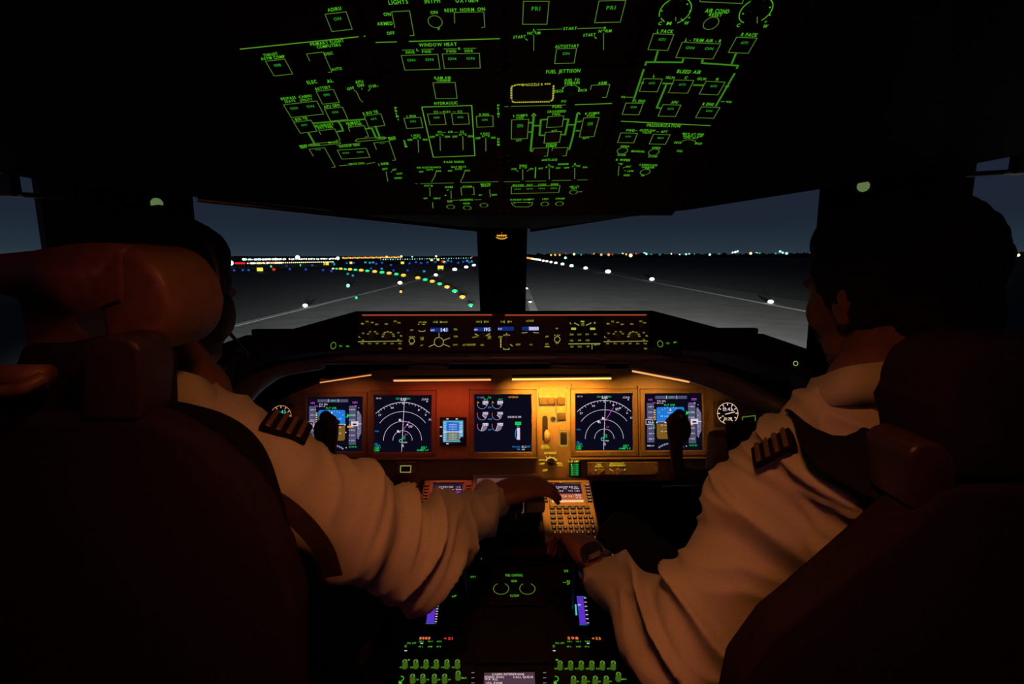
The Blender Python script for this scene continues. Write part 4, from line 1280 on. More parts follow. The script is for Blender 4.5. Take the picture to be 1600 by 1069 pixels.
# lamps under the glareshield: visible tube, housing and the light they give
for (x0, x1, y, pw, col), lab in zip(LAMP_SPECS, ('bright warm lamp tube under the glareshield, right of centre', 'warm lamp tube under the glareshield, left of centre', 'slanting lamp tube under the glareshield above the right pilot\'s screens', 'slanting lamp tube under the glareshield above the left pilot\'s screens')):
    sl = {592: 0, 594: 0}.get(y, 0); D0 = 1.50
    ya, yb = (593, 591.5) if x0 == 800 else (595, 593.5) if x0 == 615 else (580, 597) if x0 == 1000 else (598, 586)
    if x0 == 1000: x0, x1 = 988, 1077
    if x0 == 505: x0, x1 = 500, 580
    a = P(x0, ya, D0); b = P(x1, yb, D0); t = empty('panel_lamp', lab, 'lamp', (a+b)/2, 'panel lamps under the glareshield')
    iv = t.matrix_world.inverted(); bm = bmesh.new(); tube(bm, [iv @ a, iv @ b], .0026 if pw > .1 else .0019, 8)
    st = (2.2 if pw > .5 else 1.3 if pw > .1 else .9)
    c2 = (1.0, .46, .11) if pw > .5 else (1.0, .36, .10)
    obj('lamp_tube', bm, emi('warm_tube_%d' % x0, c2, st), t)
    bm = bmesh.new(); u = (b-a).normalized(); tube(bm, [iv @ (a+Vector((0, .004, .008))), iv @ (b+Vector((0, .004, .008)))], .0055, 8); obj('lamp_housing', bm, M_DMETAL, t)
    mid = (a+b)/2+Vector((0, -.01, -.004)); tg = MAINP.hit((x0+x1)/2, 640)
    l = area('panel_flood_light', mid, tg, (b-a).length, .012, pw, col, 92)
    zdir = (mid-tg).normalized(); xdir = (b-a).normalized(); xdir = (xdir-zdir*xdir.dot(zdir)).normalized(); yd = zdir.cross(xdir)
    l.matrix_world = Matrix(((xdir.x, yd.x, zdir.x, mid.x), (xdir.y, yd.y, zdir.y, mid.y), (xdir.z, yd.z, zdir.z, mid.z), (0, 0, 0, 1)))

def bezel_ring(bm, x0, x1, y0, y1, w, z0, z1, bot=None):
    bot = w if bot is None else bot
    o = [(x0-w, y0-bot), (x1+w, y0-bot), (x1+w, y1+w), (x0-w, y1+w)]; i_ = [(x0, y0), (x1, y0), (x1, y1), (x0, y1)]; ii = [(x0, y0), (x1, y0), (x1, y1), (x0, y1)]
    O0 = [bm.verts.new((*p, z0)) for p in o]; O1 = [bm.verts.new((p[0]+(.002 if p[0] < 0 else -.002), p[1]+(.002 if p[1] < 0 else -.002), z1)) for p in o]
    I1 = [bm.verts.new((p[0]+(-.003 if p[0] < 0 else .003), p[1]+(-.003 if p[1] < 0 else .003), z1)) for p in i_]; I0 = [bm.verts.new((*p, z0+.001)) for p in ii]
    for a, b in ((O0, O1), (O1, I1), (I1, I0)):
        for k in range(4): bm.faces.new((a[k], a[(k+1) % 4], b[(k+1) % 4], b[k]))
    bmesh.ops.recalc_face_normals(bm, faces=bm.faces[:])
def display(label, x0, y0, x1, y1, draw, w=.017, bot=None, name='display_unit', group='flight displays', plane=MAINP, bz=M_BEZEL, bright=S_BG):
    a = plane.ab(x0, (y0+y1)/2); b = plane.ab(x1, (y0+y1)/2); c = plane.ab((x0+x1)/2, y1); d = plane.ab((x0+x1)/2, y0)
    m = Mod(name, label, 'display', plane, (a[0]+b[0])/2, (c[1]+d[1])/2, group)
    W, H = (b[0]-a[0])/2, (d[1]-c[1])/2
    bm = bmesh.new(); bezel_ring(bm, -W, W, -H, H, w, 0, .006, bot); obj('bezel', bm, bz, m.t)
    bm = bmesh.new(); box(bm, -W, W, -H, H, -.004, .0012); s_ = obj('screen', bm, M_SCREEN, m.t)
    k = Ink(); k.rect(-W, -H, W, H, bright, .0014); draw(k, lambda x, y: (-W+2*W*x, -H+2*H*y), 2*W, 2*H); k.build('symbology', s_)
    for sx_ in (-1, 1):
        bm = bmesh.new(); cyl(bm, (sx_*(W+w*.55), -H-(bot or w)*.55, .0062), .0026, .0014, 12); obj('screw', bm, M_DMETAL, m.t)
    return m
def txt(k, T, s, x0, x1, y, h, m, z=.0022, H=1): k.text(s, T(x0, y), T(x1, y), (0, h*H), m, z)
def nd(k, T, W, H, right=False):
    lw = .0011; cx, cy = T(.5, .206); z = .002
    for R, a0, a1, n in ((.672, 45, 135, 36), (.508, 37, 143, 30), (.336, 0, 180, 30), (.172, 0, 180, 20)):
        k.arc(cx, cy, R*W, a0, a1, lw*(1.25 if R > .6 else 1), W_TX, z, n)
    for i in range(-8, 9):
        a = math.radians(90-i*5); r0 = .672*W; r1 = (.635 if i % 2 == 0 else .65)*W
        k.line([(cx+r0*math.cos(a), cy+r0*math.sin(a)), (cx+r1*math.cos(a), cy+r1*math.sin(a))], lw, W_TX, z)
    for ang, s in ((62, '3'), (37, '33'), (90-28+0, '0'), (108, '30'), (132, '27'), (48, '6')):
        a = math.radians(ang); r = .605*W; x, y = cx+r*math.cos(a), cy+r*math.sin(a)
        k.text(s, (x-.012*W*len(s), y-.014*H), (x+.014*W*len(s), y-.014*H), (0, .03*H), W_TX, z)
    k.line([T(.53, .95), T(.485, .01)], lw, W_TX, z)
    for i in range(14): y = .3+i*.045; x = .53-(.95-y)*.048; k.rect(*T(x-.007, y), *T(x+.007, y+.008), W_TX, z)
    txt(k, T, 'HDG', .38, .44, .935, .028, GR_TX, z, H); txt(k, T, 'MAG', .575, .63, .935, .028, GR_TX, z, H)
    k.line([T(.465, .965), T(.465, .92), T(.56, .92), T(.56, .965)], lw, W_TX, z); txt(k, T, '141', .475, .55, .928, .036, W_TX, z, H)
    k.poly([T(.50, .85), T(.53, .85), T(.515, .89)], GR_TX, z)
    txt(k, T, 'GS 29', .03, .12, .945, .025, W_TX, z, H); txt(k, T, 'TAS', .84, .95, .935, .018, W_TX, z, H); k.line([T(.83, .925), T(.96, .925)], lw*.8, W_TX, z); k.disc(*T(.93, .895), .012*W, W_TX, z)
    if right: k.line([T(.53, .535), T(.665, .76)], lw*1.2, M_TX, z); k.disc(*T(.665, .80), .016*W, W_TX, z); k.line([T(.665, .80), T(.665, .83)], lw*1.5, M_TX, z); txt(k, T, 'WPT', .70, .77, .70, .05, W_TX, z, H); k.disc(*T(.60, .63), .006*W, M_TX, z)
    else: k.line([T(.505, .385), T(.61, .53)], lw*1.2, M_TX, z); k.disc(*T(.585, .485), .016*W, W_TX, z); k.disc(*T(.612, .535), .012*W, M_TX, z); txt(k, T, 'RW', .61, .675, .43, .045, W_TX, z, H)
    for x, y in (((.45, .57), (.42, .37)) if not right else ((.40, .51), (.48, .57))): k.disc(*T(x, y), .02*W, W_TX, z); txt(k, T, 'VO', x-.01, x+.04, y-.03, .03, W_TX, z, H)
    txt(k, T, 'ILS', .54, .585, .30 if not right else .405, .022, M_TX, z, H)
    for y in (.255, .225): txt(k, T, 'TFC', .49, .55, y, .03, GR_TX, z, H)
    k.arc(*T(.47, .20), .026*W, 0, 360, lw*1.8, C_TX, z, 14)
    txt(k, T, 'KNN', .51, .58, .16, .024, W_TX, z, H); k.poly([T(.48, .10), T(.53, .10), T(.505, .15)], W_DM, z)
    for y in (.115, .085): txt(k, T, 'AA', .475, .52, y, .022, W_DM, z, H)
    txt(k, T, 'WXR', .01, .08, .36, .024, B_TX, z, H); txt(k, T, 'VOR', .01, .06, .14, .024, B_TX, z, H); txt(k, T, 'TERR', .01, .11, .11, .024, B_TX, z, H)
    for i, y in enumerate((.075, .05, .02)):
        txt(k, T, ('VOR L', '141', 'DME')[i], .01, .12 if i == 0 else .09, y, .026, GR_TX, z, H); txt(k, T, ('VOR R', '116', 'DME 1.7')[i], .83 if i < 2 else .76, .93 if i == 0 else .90 if i == 1 else .96, y, .026, GR_TX, z, H)
def pfd(k, T, W, H, right=False):
    z = .002; lw = .0010
    k.rect(*T(.18, .91), *T(.74, .965), B_TAPE, z)
    for x in (.38, .56): k.rect(*T(x-.004, .91), *T(x+.004, .97), W_TX, z+.0003)
    txt(k, T, 'LNAV', .43, .51, .925, .03, GR_TX, z+.0003, H)
    k.poly([T(.20, .50), T(.69, .50), T(.69, .74), T(.67, .765), T(.22, .765), T(.20, .74)], B_SKY, z)
    k.poly([T(.20, .23), T(.23, .20), T(.66, .20), T(.69, .23), T(.69, .50), T(.20, .50)], BR_GND, z)
    k.rect(*T(.19, .485), *T(.70, .505), W_TX, z+.0003)
    for i, y in enumerate((.66, .60, .545, .44, .385, .33, .27)):
        w = .06 if i % 2 == 0 else .11; k.rect(*T(.445-w, y), *T(.445+w, y+.008), W_TX, z+.0003)
        if w > .1:
            for sx_ in (-.17, .14): txt(k, T, '10', .445+sx_, .445+sx_+.035, y-.008, .026, W_TX, z+.0003, H)
    for a in (-45, -30, -20, -10, 10, 20, 30, 45):
        r = math.radians(90-a); c = T(.445, .47); k.line([(c[0]+.27*W*math.cos(r), c[1]+.27*W*math.sin(r)), (c[0]+.30*W*math.cos(r), c[1]+.30*W*math.sin(r))], lw, W_TX, z+.0003)
    k.poly([T(.425, .70), T(.465, .70), T(.445, .75)], W_TX, z+.0004)
    for s_ in (-1, 1): k.rect(*T(.445+s_*.17-.06, .475), *T(.445+s_*.17+.06, .497), M_BLACK_E, z+.0005)
    txt(k, T, 'FLT DIR', .34, .53, .785, .034, GR_TX, z, H)
    k.rect(*T(.03, .14), *T(.155, .84), B_TAPE, z); k.rect(*T(.76, .12), *T(.89, .84), B_TAPE, z)
    k.poly([T(.905, .25), T(.93, .23), T(.985, .34), T(.985, .66), T(.93, .76), T(.905, .74)], W_DM_T, z)
    for i in range(7):
        y = .20+i*.095; k.rect(*T(.13, y), *T(.155, y+.007), W_TX, z+.0003); txt(k, T, str(20+i*20) if i else '0', .06, .115, y-.01, .024, W_TX, z+.0003, H)
        k.rect(*T(.76, y), *T(.785, y+.007), W_TX, z+.0003); txt(k, T, str(200+i*100), .80, .865, y-.01, .024, W_TX, z+.0003, H); k.rect(*T(.925, y+.03), *T(.945, y+.038), W_TX, z+.0003)
    k.line([T(.01, .46), T(.12, .46), T(.12, .55), T(.01, .55), T(.01, .46), T(.06, .46)], lw*1.4, W_TX, z+.0004); k.rect(*T(.015, .465), *T(.115, .545), S_BG, z+.0003); txt(k, T, '45', .045, .095, .48, .045, W_TX, z+.0005, H)
    k.rect(*T(.80, .465), *T(.93, .555), W_TX, z+.0004); k.rect(*T(.83, .485), *T(.90, .515), S_BG, z+.0005); txt(k, T, '20', .84, .89, .523, .024, GR_TX, z+.0006, H); k.rect(*T(.73, .44), *T(.84, .47), A_TX, z+.0003)
    k.rect(*T(.93, .50), *T(.995, .512), W_TX, z+.0004)
    txt(k, T, '145', .06, .13, .88, .035, M_TX, z, H); txt(k, T, '3000', .82, .91, .885, .038, M_TX, z, H); txt(k, T, '013', .77, .83, .81, .035, M_TX, z, H); txt(k, T, 'M', .86, .89, .82, .03, W_TX, z, H)
    txt(k, T, 'TO SEL', .21, .37, .86, .026, W_TX, z, H); txt(k, T, 'IN 1.3', .21, .32, .825, .026, W_TX, z, H); txt(k, T, 'VR', .13, .19, .83, .022, M_TX, z, H)
    for i, y in enumerate((.70, .66, .62, .58, .54)): k.rect(*T(.155, y), *T(.185, y+.022), A_TX if i != 1 else W_TX, z+.0003)
    k.line([T(.70, .63), T(.74, .66), T(.76, .66), T(.88, .66)], lw*1.5, GR_TX, z+.0006); k.poly([T(.725, .62), T(.765, .66), T(.725, .70)], GR_TX, z+.0005)
    txt(k, T, 'V1', .12, .16, .43, .03, GR_TX, z+.0006, H); txt(k, T, 'VR', .14, .17, .39, .03, GR_TX, z+.0006, H)
    txt(k, T, '29.92 IN', .77, .90, .07, .028, GR_TX, z, H); txt(k, T, 'MDA', .03, .15, .07, .024, W_TX, z, H)
    if right: k.rect(*T(.59, .145), *T(.655, .20), GR_TX, z); txt(k, T, 'RA', .60, .645, .155, .03, S_BG, z+.0004, H)
    k.disc(*T(.715, .07), .010*W, W_TX, z); k.disc(*T(.705, .35), .011*W, W_TX, z+.0006)
    c = T(.445, -.24); 
    k.arc(c[0], c[1], .355*W, 52, 128, .03*W, B_TAPE, z, 20)
    for i in range(-6, 7):
        a = math.radians(90-i*6); k.line([(c[0]+.34*W*math.cos(a), c[1]+.34*W*math.sin(a)), (c[0]+.37*W*math.cos(a), c[1]+.37*W*math.sin(a))], lw*1.2, W_TX, z+.0003)
M_BLACK_E = emi('symbol_black', (.004, .004, .008), 1); W_DM_T = emi('slate_scale_light', (.16, .14, .24), 1.0)
def eicas(k, T, W, H):
    z = .002; lw = .0011
    def gauge(x, y, s, fill, redt):
        c = T(x, y); r = .085*W
        k.arc(c[0], c[1], r, 180, 360, lw, W_DM, z, 18)
        a1 = {0: 25, 1: -45, 2: -20}[fill]
        if fill == 2:
            pts = [c]+[(c[0]+r*math.cos(math.radians(t)), c[1]+r*math.sin(math.radians(t))) for t in range(-100, 1, 10)]; k.poly(pts, W_DM_T2, z)
            k.line([(c[0]+.2*r, c[1]+.3*r), (c[0]-.25*r, c[1]-.95*r)], lw*1.4, W_TX, z+.0002)
        elif fill == 1:
            pts = [c]+[(c[0]+r*math.cos(math.radians(t)), c[1]+r*math.sin(math.radians(t))) for t in range(-45, 1, 9)]; k.poly(pts, W_DM_T2, z); k.line([c, (c[0]+r*.75, c[1]-r*.7)], lw*1.4, W_TX, z+.0002)
        else: k.line([(c[0]+.1*r, c[1]), (c[0]+1.1*r, c[1]-.25*r)], lw*1.4, W_TX, z+.0002)
        k.rect(c[0]+.1*r, c[1]+.05*r, c[0]+1.25*r, c[1]+.65*r, W_TX if fill != 1 else W_DM, z+.0003)
        k.text(s, (c[0]+.18*r, c[1]+.15*r), (c[0]+1.15*r, c[1]+.15*r), (0, .4*r), S_BG if fill != 1 else W_TX, z+.0006)
        k.line([(c[0]-r, c[1]+.05*r), (c[0]-r*.98, c[1]+.5*r)], lw*1.5, R_TX, z+.0002)
        if redt == 'y': k.line([(c[0]-r*1.02, c[1]+.5*r), (c[0]-r*.6, c[1]+.2*r)], lw*1.6, Y_TX, z+.0004)
    for j, x in enumerate((.135, .395)):
        gauge(x, .84, '23.7', 0, 'y'); gauge(x, .645, '288', 1, ''); gauge(x, .45, '23.3', 2, '')
        txt(k, T, '89.7', x+.03, x+.10, .91, .024, GR_TX, z, H)
    txt(k, T, 'TAT', .04, .09, .945, .022, B_TX, z, H); txt(k, T, '+17C', .10, .17, .94, .028, W_DM, z, H); txt(k, T, 'TO', .24, .29, .935, .035, GR_TX, z, H)
    for y, s in ((.765, 'EPR'), (.56, 'N1'), (.375, 'EGT')): txt(k, T, s, .24, .30, y, .026, B_TX, z, H)
    txt(k, T, 'AUTOBRAKE', .60, .77, .945, .028, A_TX, z, H)
    txt(k, T, 'GROUND SB ARM', .585, .82, .595, .032, W_TX, z, H)
    k.rect(*T(.715, .47), *T(.82, .525), GR_TX, z); txt(k, T, 'DOWN', .73, .81, .485, .026, S_BG, z+.0004, H); txt(k, T, 'GEAR', .745, .79, .44, .022, C_TX, z, H)
    k.rect(*T(.75, .21), *T(.80, .42), W_TX, z); k.line([T(.735, .40), T(.72, .33), T(.72, .28), T(.74, .22)], lw*2, B_TX, z)
    txt(k, T, 'TOTAL FUEL', .66, .80, .075, .024, B_TX, z, H); txt(k, T, '113.2', .83, .91, .07, .034, W_TX, z, H); txt(k, T, 'KGS', .92, .98, .075, .03, B_TX, z, H); txt(k, T, 'TEMP', .745, .80, .03, .024, B_TX, z, H); txt(k, T, '+14', .83, .88, .025, .03, W_TX, z, H)
W_DM_T2 = emi('gauge_fill_light', (.20, .17, .25), 1)
def stby(k, T, W, H):
    z = .002
    k.rect(*T(0, 0), *T(1, 1), emi('standby_cyan_field', (.10, .38, .62), 1), z-.0003)
    k.rect(*T(.17, .46), *T(.80, .93), emi('standby_blue', (.012, .13, .62), 1), z); k.rect(*T(.17, .06), *T(.80, .46), emi('standby_khaki', (.13, .17, .09), 1), z)
    k.rect(*T(.02, .455), *T(.98, .50), W_TX, z+.0003)
    for y in (.12, .2, .28, .36, .58, .66, .74, .82): k.rect(*T(.38-(.1 if int(y*100) % 16 else 0), y), *T(.60+(.1 if int(y*100) % 16 else 0), y+.016), W_TX, z+.0003)
    k.rect(*T(.475, .10), *T(.50, .88), C_TX, z+.0004)
    for i in range(8):
        y = .08+i*.115; k.rect(*T(.02, y), *T(.12, y+.03), W_TX, z+.0003); k.rect(*T(.85, y), *T(.97, y+.03), W_TX, z+.0003)
    txt(k, T, '1013', .55, .8, .90, .05, GR_TX, z+.0003, H)
display('left pilot\'s attitude screen, farthest left, half hidden by the control wheel', 480.5, 621, 566, 705.5, pfd)
display('left map screen showing white range arcs and a short magenta line', 585, 618.5, 673.5, 706.5, nd)
display('centre engine screen with six small round gauges', 741.5, 617, 830, 706, eicas)
display('right map screen with white range arcs and a long slanting magenta line', 899.5, 615.5, 988, 704, lambda k, T, W, H: nd(k, T, W, H, True))
display('right pilot\'s attitude screen behind the right control wheel', 1008, 615.5, 1096.5, 703.5, lambda k, T, W, H: pfd(k, T, W, H, True))
m = display('small square standby attitude screen between left map and engine screens', 692.5, 657.5, 723.5, 690.5, stby, w=.011, bot=.012, name='standby_display', group=None, bz=M_BLACK)
for x, y in ((699.5, 654.3), (714, 654.3), (699.5, 693), (689.5, 667), (689.5, 681)):
    p = m.L(x, y); k = Ink(); k.rect(p.x-.0035, p.y-.0015, p.x+.0035, p.y+.0015, W_TX, .0068); k.build('key_marking', m.t)
knob(m.t, m.L(722, 686.5), .008, .014, name='setting_knob')

# clocks
for px, py, r, lab, bright in ((441, 649.5, 17, 'round clock with amber dots on the far left of the panel', 0), (1135, 645.5, 17.5, 'round white-faced clock on the right of the panel beside the clip', 1)):
    c = MAINP.ab(px, py); m = Mod('clock', lab, 'clock', MAINP, *c); R = r*1.6/F_PX
    bm = bmesh.new(); box(bm, -R*1.2, R*1.2, -R*1.2, R*1.2, 0, .004, .002); cyl(bm, (0, 0, .006), R*1.12, .006, 32); obj('case', bm, M_BEZEL, m.t)
    bm = bmesh.new(); cyl(bm, (0, 0, .0085), R*.98, .002, 32); f = obj('dial', bm, M_BLACK, m.t); k = Ink(); M1 = emi('clock_white_light', (.85, .62, .42), 1) if bright else emi('clock_amber_light', (.75, .34, .14), .9)
    for i in range(12):
        a = math.radians(i*30); k.line([(R*.70*math.cos(a), R*.70*math.sin(a)), (R*.90*math.cos(a), R*.90*math.sin(a))], R*.08, M1, .0100)
        if i % 3 == 1: k.text(str(i*5), (R*.52*math.cos(a)-R*.1, R*.52*math.sin(a)-R*.06), (R*.52*math.cos(a)+R*.1, R*.52*math.sin(a)-R*.06), (0, R*.14), M1, .0100)
    k.arc(0, 0, R*.93, 0, 360, R*.04, M1, .0098, 36)
    k.text('13:43', (-R*.42, R*.22), (R*.42, R*.22), (0, R*.30), C_TX if not bright else W_TX, .0100); k.text('01:28', (-R*.36, -R*.62), (R*.36, -R*.62), (0, R*.26), M1, .0100)
    k.build('dial_marks', f); ph = Ink(); ph.line([(-R*.25, -R*.08), (R*.62, R*.12)], R*.07, M1, .0106); ph.build('hand', f)
    for sx_ in (-1, 1):
        for sy_ in (1,): bm = bmesh.new(); cyl(bm, (sx_*R*1.02, sy_*R*1.02, .007), .006, .012, 14); obj('button', bm, M_BEZEL, m.t)

# landing gear and autobrake panel
cA = MAINP.ab(864, 672); m = Mod('landing_gear_panel', 'orange-lit panel with the landing gear lever and autobrake selector', 'panel', MAINP, *cA)
a = m.L(840, 747); b = m.L(889, 603); m.plate(a.x, b.x, a.y, b.y, M_PANEL, .006, screws=True)
yl = emi('panel_yellow_legend', (.66, .56, .02), 1.1)
m.run('''
T GND_PROX 853 606.5 869 606.5 3
T FLAP 845 617 851 617 2.6
T OVRD 845 620 851 620 2.6
T GEAR 859 617 866 617 2.6
T OVRD 859 620 866 620 2.6
T TERR 873.5 617 880.5 617 2.6
T OVRD 873.5 620 880.5 620 2.6
L 841.5 614 842 634.5 869 635 869.5 659.5 886.5 659.5 884.5 614
T GEAR 845.5 639 856 639 2.6
T OVRD_LOCK 843.5 641.5 857 641.5 2.4
T UP 851 649 855 648 3
T LOCK 861 647.5 866 647.5 3
T DOWN 873.5 638.5 880.5 638.5 2.6
T BRAKE 874 641 882 641 2.2
C 864 655.5 4.5
T ALTN 875.5 668.5 883 668.5 3
T GEAR 875.5 671.5 883 671.5 2.6
T DOWN 846 698 857 698 2.6
T LOCK_LEVER 845 700.8 859 700.8 2.4
T ALTN 876 698.5 884.5 698.5 2.6
T AUTOBRAKE 850 709.5 869 709.5 3.2
W 853 713 855 717
W 859.5 712 859.5 716.5
W 866 713 864.5 717
W 871 716.5 868 720
T RTO 843 720 851 720 2.6
T OFF 843 726 851 726 2.6
T MAX 870.5 725 878 725 2.6
T AUTO 871 728 879 728 2.4
T DISARM 848 737 855 736 3.4
T FLAP_LIMIT 888 722.5 905 722.5 3
''', G_TX=yl, G_LN=Y_LN); m.done()
for x, y in ((848.5, 627), (862, 627), (876.5, 627), (877, 650.5)):
    p = m.L(x, y); bm = bmesh.new(); box(bm, p.x-.0125, p.x+.0125, p.y-.011, p.y+.011, 0, .008, .002); box(bm, p.x-.011, p.x+.011, p.y-.001, p.y+.001, .008, .0095, .0004); obj('guarded_switch', bm, mat('dark_brown_switch', (.07, .045, .03), .5), m.t)
p0 = m.L(851.5, 668); bm = bmesh.new(); prism(bm, [(p0.x-.0085+.0, p0.y-.04), (p0.x+.0085, p0.y-.04), (p0.x+.0085, p0.y+.030), (p0.x+.005, p0.y+.036), (p0.x-.005, p0.y+.036), (p0.x-.0085, p0.y+.030)], 0, .0012); obj('lever_slot', bm, M_BLACK, m.t)
p1 = m.L(853, 679.5); bm = bmesh.new(); ball(bm, (p1.x, p1.y, .040), (.010, .021, .013), 3); gl = obj('gear_lever', bm, mat('cream_lever_knob', (.72, .48, .26), .4), m.t, True)
bm = bmesh.new(); cap(bm, (p1.x, p1.y+.005, .0), .004, (p1.x, p1.y, .038), .004, 10); obj('lever_shaft', bm, M_METAL, gl)
p = m.L(880.5, 685); bm = bmesh.new(); box(bm, p.x-.010, p.x+.010, p.y-.019, p.y+.019, 0, .010, .003); obj('guarded_switch', bm, M_BLACK, m.t)
k = Ink(); k.line([(p.x-.0125, p.y-.022), (p.x+.0125, p.y-.022), (p.x+.0125, p.y+.022), (p.x-.0125, p.y+.022)], .0022, Y_LN, .001, closed=True); k.build('switch_border', m.t)
q = m.L(861, 722); kn = knob(m.t, q, .012, .012, bar=(Vector((1, -.25)).normalized(), .014), m=M_BLACK, name='autobrake_selector')
k = Ink(); k.arc(q.x, q.y-.004, .018, 25, 155, .0035, A_TX, .0015, 14); k.build('selector_arc', m.t)
m2 = Mod('flap_limit_placard', 'small green list of flap speeds beside the autobrake selector', 'placard', MAINP, *MAINP.ab(897, 732))
a = m2.L(888, 746); b = m2.L(908, 718); m2.plate(a.x, b.x, a.y, b.y, M_BLACK, .003, screws=False)
for i in range(6): m2.run('T %s 892 %g 895.5 %g 2.2\nT %s 899 %g 904 %g 2.2\nL 897 %g 897 %g' % (('1', '5', '15', '20', '25', '30')[i], 727+i*3.2, 727+i*3.2, ('255K', '235K', '215K', '195K', '185K', '170K')[i], 727+i*3.2, 727+i*3.2, 724.6+i*3.2, 727+i*3.2), G_TX=GR_TX, G_LN=G_LN)
m2.done()
# right lower source panel and left small panel
def low_panel(x0, x1, y0, y1, label, data, knobs, m_, group=None):
    pl = Plane(MAINP.hit((x0+x1)/2, (y0+y1)/2)+MAINP.n*.045, (1, 0, 0), (0, math.sin(math.radians(20)), math.cos(math.radians(20))))
    m = Mod('source_select_panel', label, 'panel', pl, 0, 0, group); a = m.L(x0, y1); b = m.L(x1, y0); m.plate(a.x, b.x, a.y, b.y, m_, .02)
    m.run(data, G_TX=yl, G_LN=Y_LN); m.done()
    for x, y in knobs: knob(m.t, m.L(x, y), .010, .020, bar=(Vector((.6, .5)).normalized(), .012), m=mat('tan_knob', (.50, .33, .18), .45))
    return m
low_panel(920, 1028, 722, 743, 'narrow orange-lit shelf panel with two small knobs under the right map screen', '''
T NAV 933 727 939 727 2.6
T DSPL 930 730 942 730 2.4
T AIR_DATA/ATT 953 725.5 975 725.5 2.4
T HEADING_REFERENCE 952 728.5 977 728.5 2.4
W 929 734 933 736
W 944 733 941 736
W 952 733 958 736
W 978 733 972 736
''', ((937, 737), (966, 737)), M_PANEL)
low_panel(617, 650, 722, 743, 'small square panel with one green-lit window under the left map screen', '''
B 626 728 642 728 10 0
T NORM 631 735 638 735 3 c
''', (), mat('dim_olive_panel', (.16, .13, .09), .55))
bm = bmesh.new(); cP = MAINP.ab(1172, 652); m = Mod('annunciator_button', 'dark push button outlined in green beside the right clock', 'button', MAINP, *cP); m.run('U 1160 652 1180 649.5 14', G_TX=G_TX); m.done()

# ================================================================== PEDESTAL
THC = math.radians(20); CDU = Plane(P(787, 790, 1.42), (1, 0, 0), (0, math.cos(THC), math.sin(THC)))
THA = math.radians(4); AFT = Plane(P(787, 1060, 1.0), (1, 0, 0), (0, math.cos(THA), math.sin(THA)))
ped = empty('centre_pedestal', 'dark pedestal body between the seats carrying the throttle quadrant', 'pedestal', (0.015, 1.05, 0))
iv = ped.matrix_world.inverted()
# side profile in (y,z)
yz = []
pC0 = CDU.hit(787, 748); pC1 = CDU.hit(787, 862); pA0 = AFT.hit(787, 862); pA1 = AFT.hit(787, 1200)
prof = [(pC0.y+.02, pC0.z-.01), (pC1.y, pC1.z-.010), (pA0.y-.01, AFT.hit(787, 870).z-.010), (pA1.y, pA1.z-.010), (pA1.y, 0.0), (pC0.y+.02, 0.0)]
xm = pC0.x; W0 = .247
bm = bmesh.new(); hull_strip(bm, ([iv @ Vector((xm-W0, y, z)) for y, z in prof], [iv @ Vector((xm+W0, y, z)) for y, z in prof])); obj('housing', bm, M_LINER, ped)
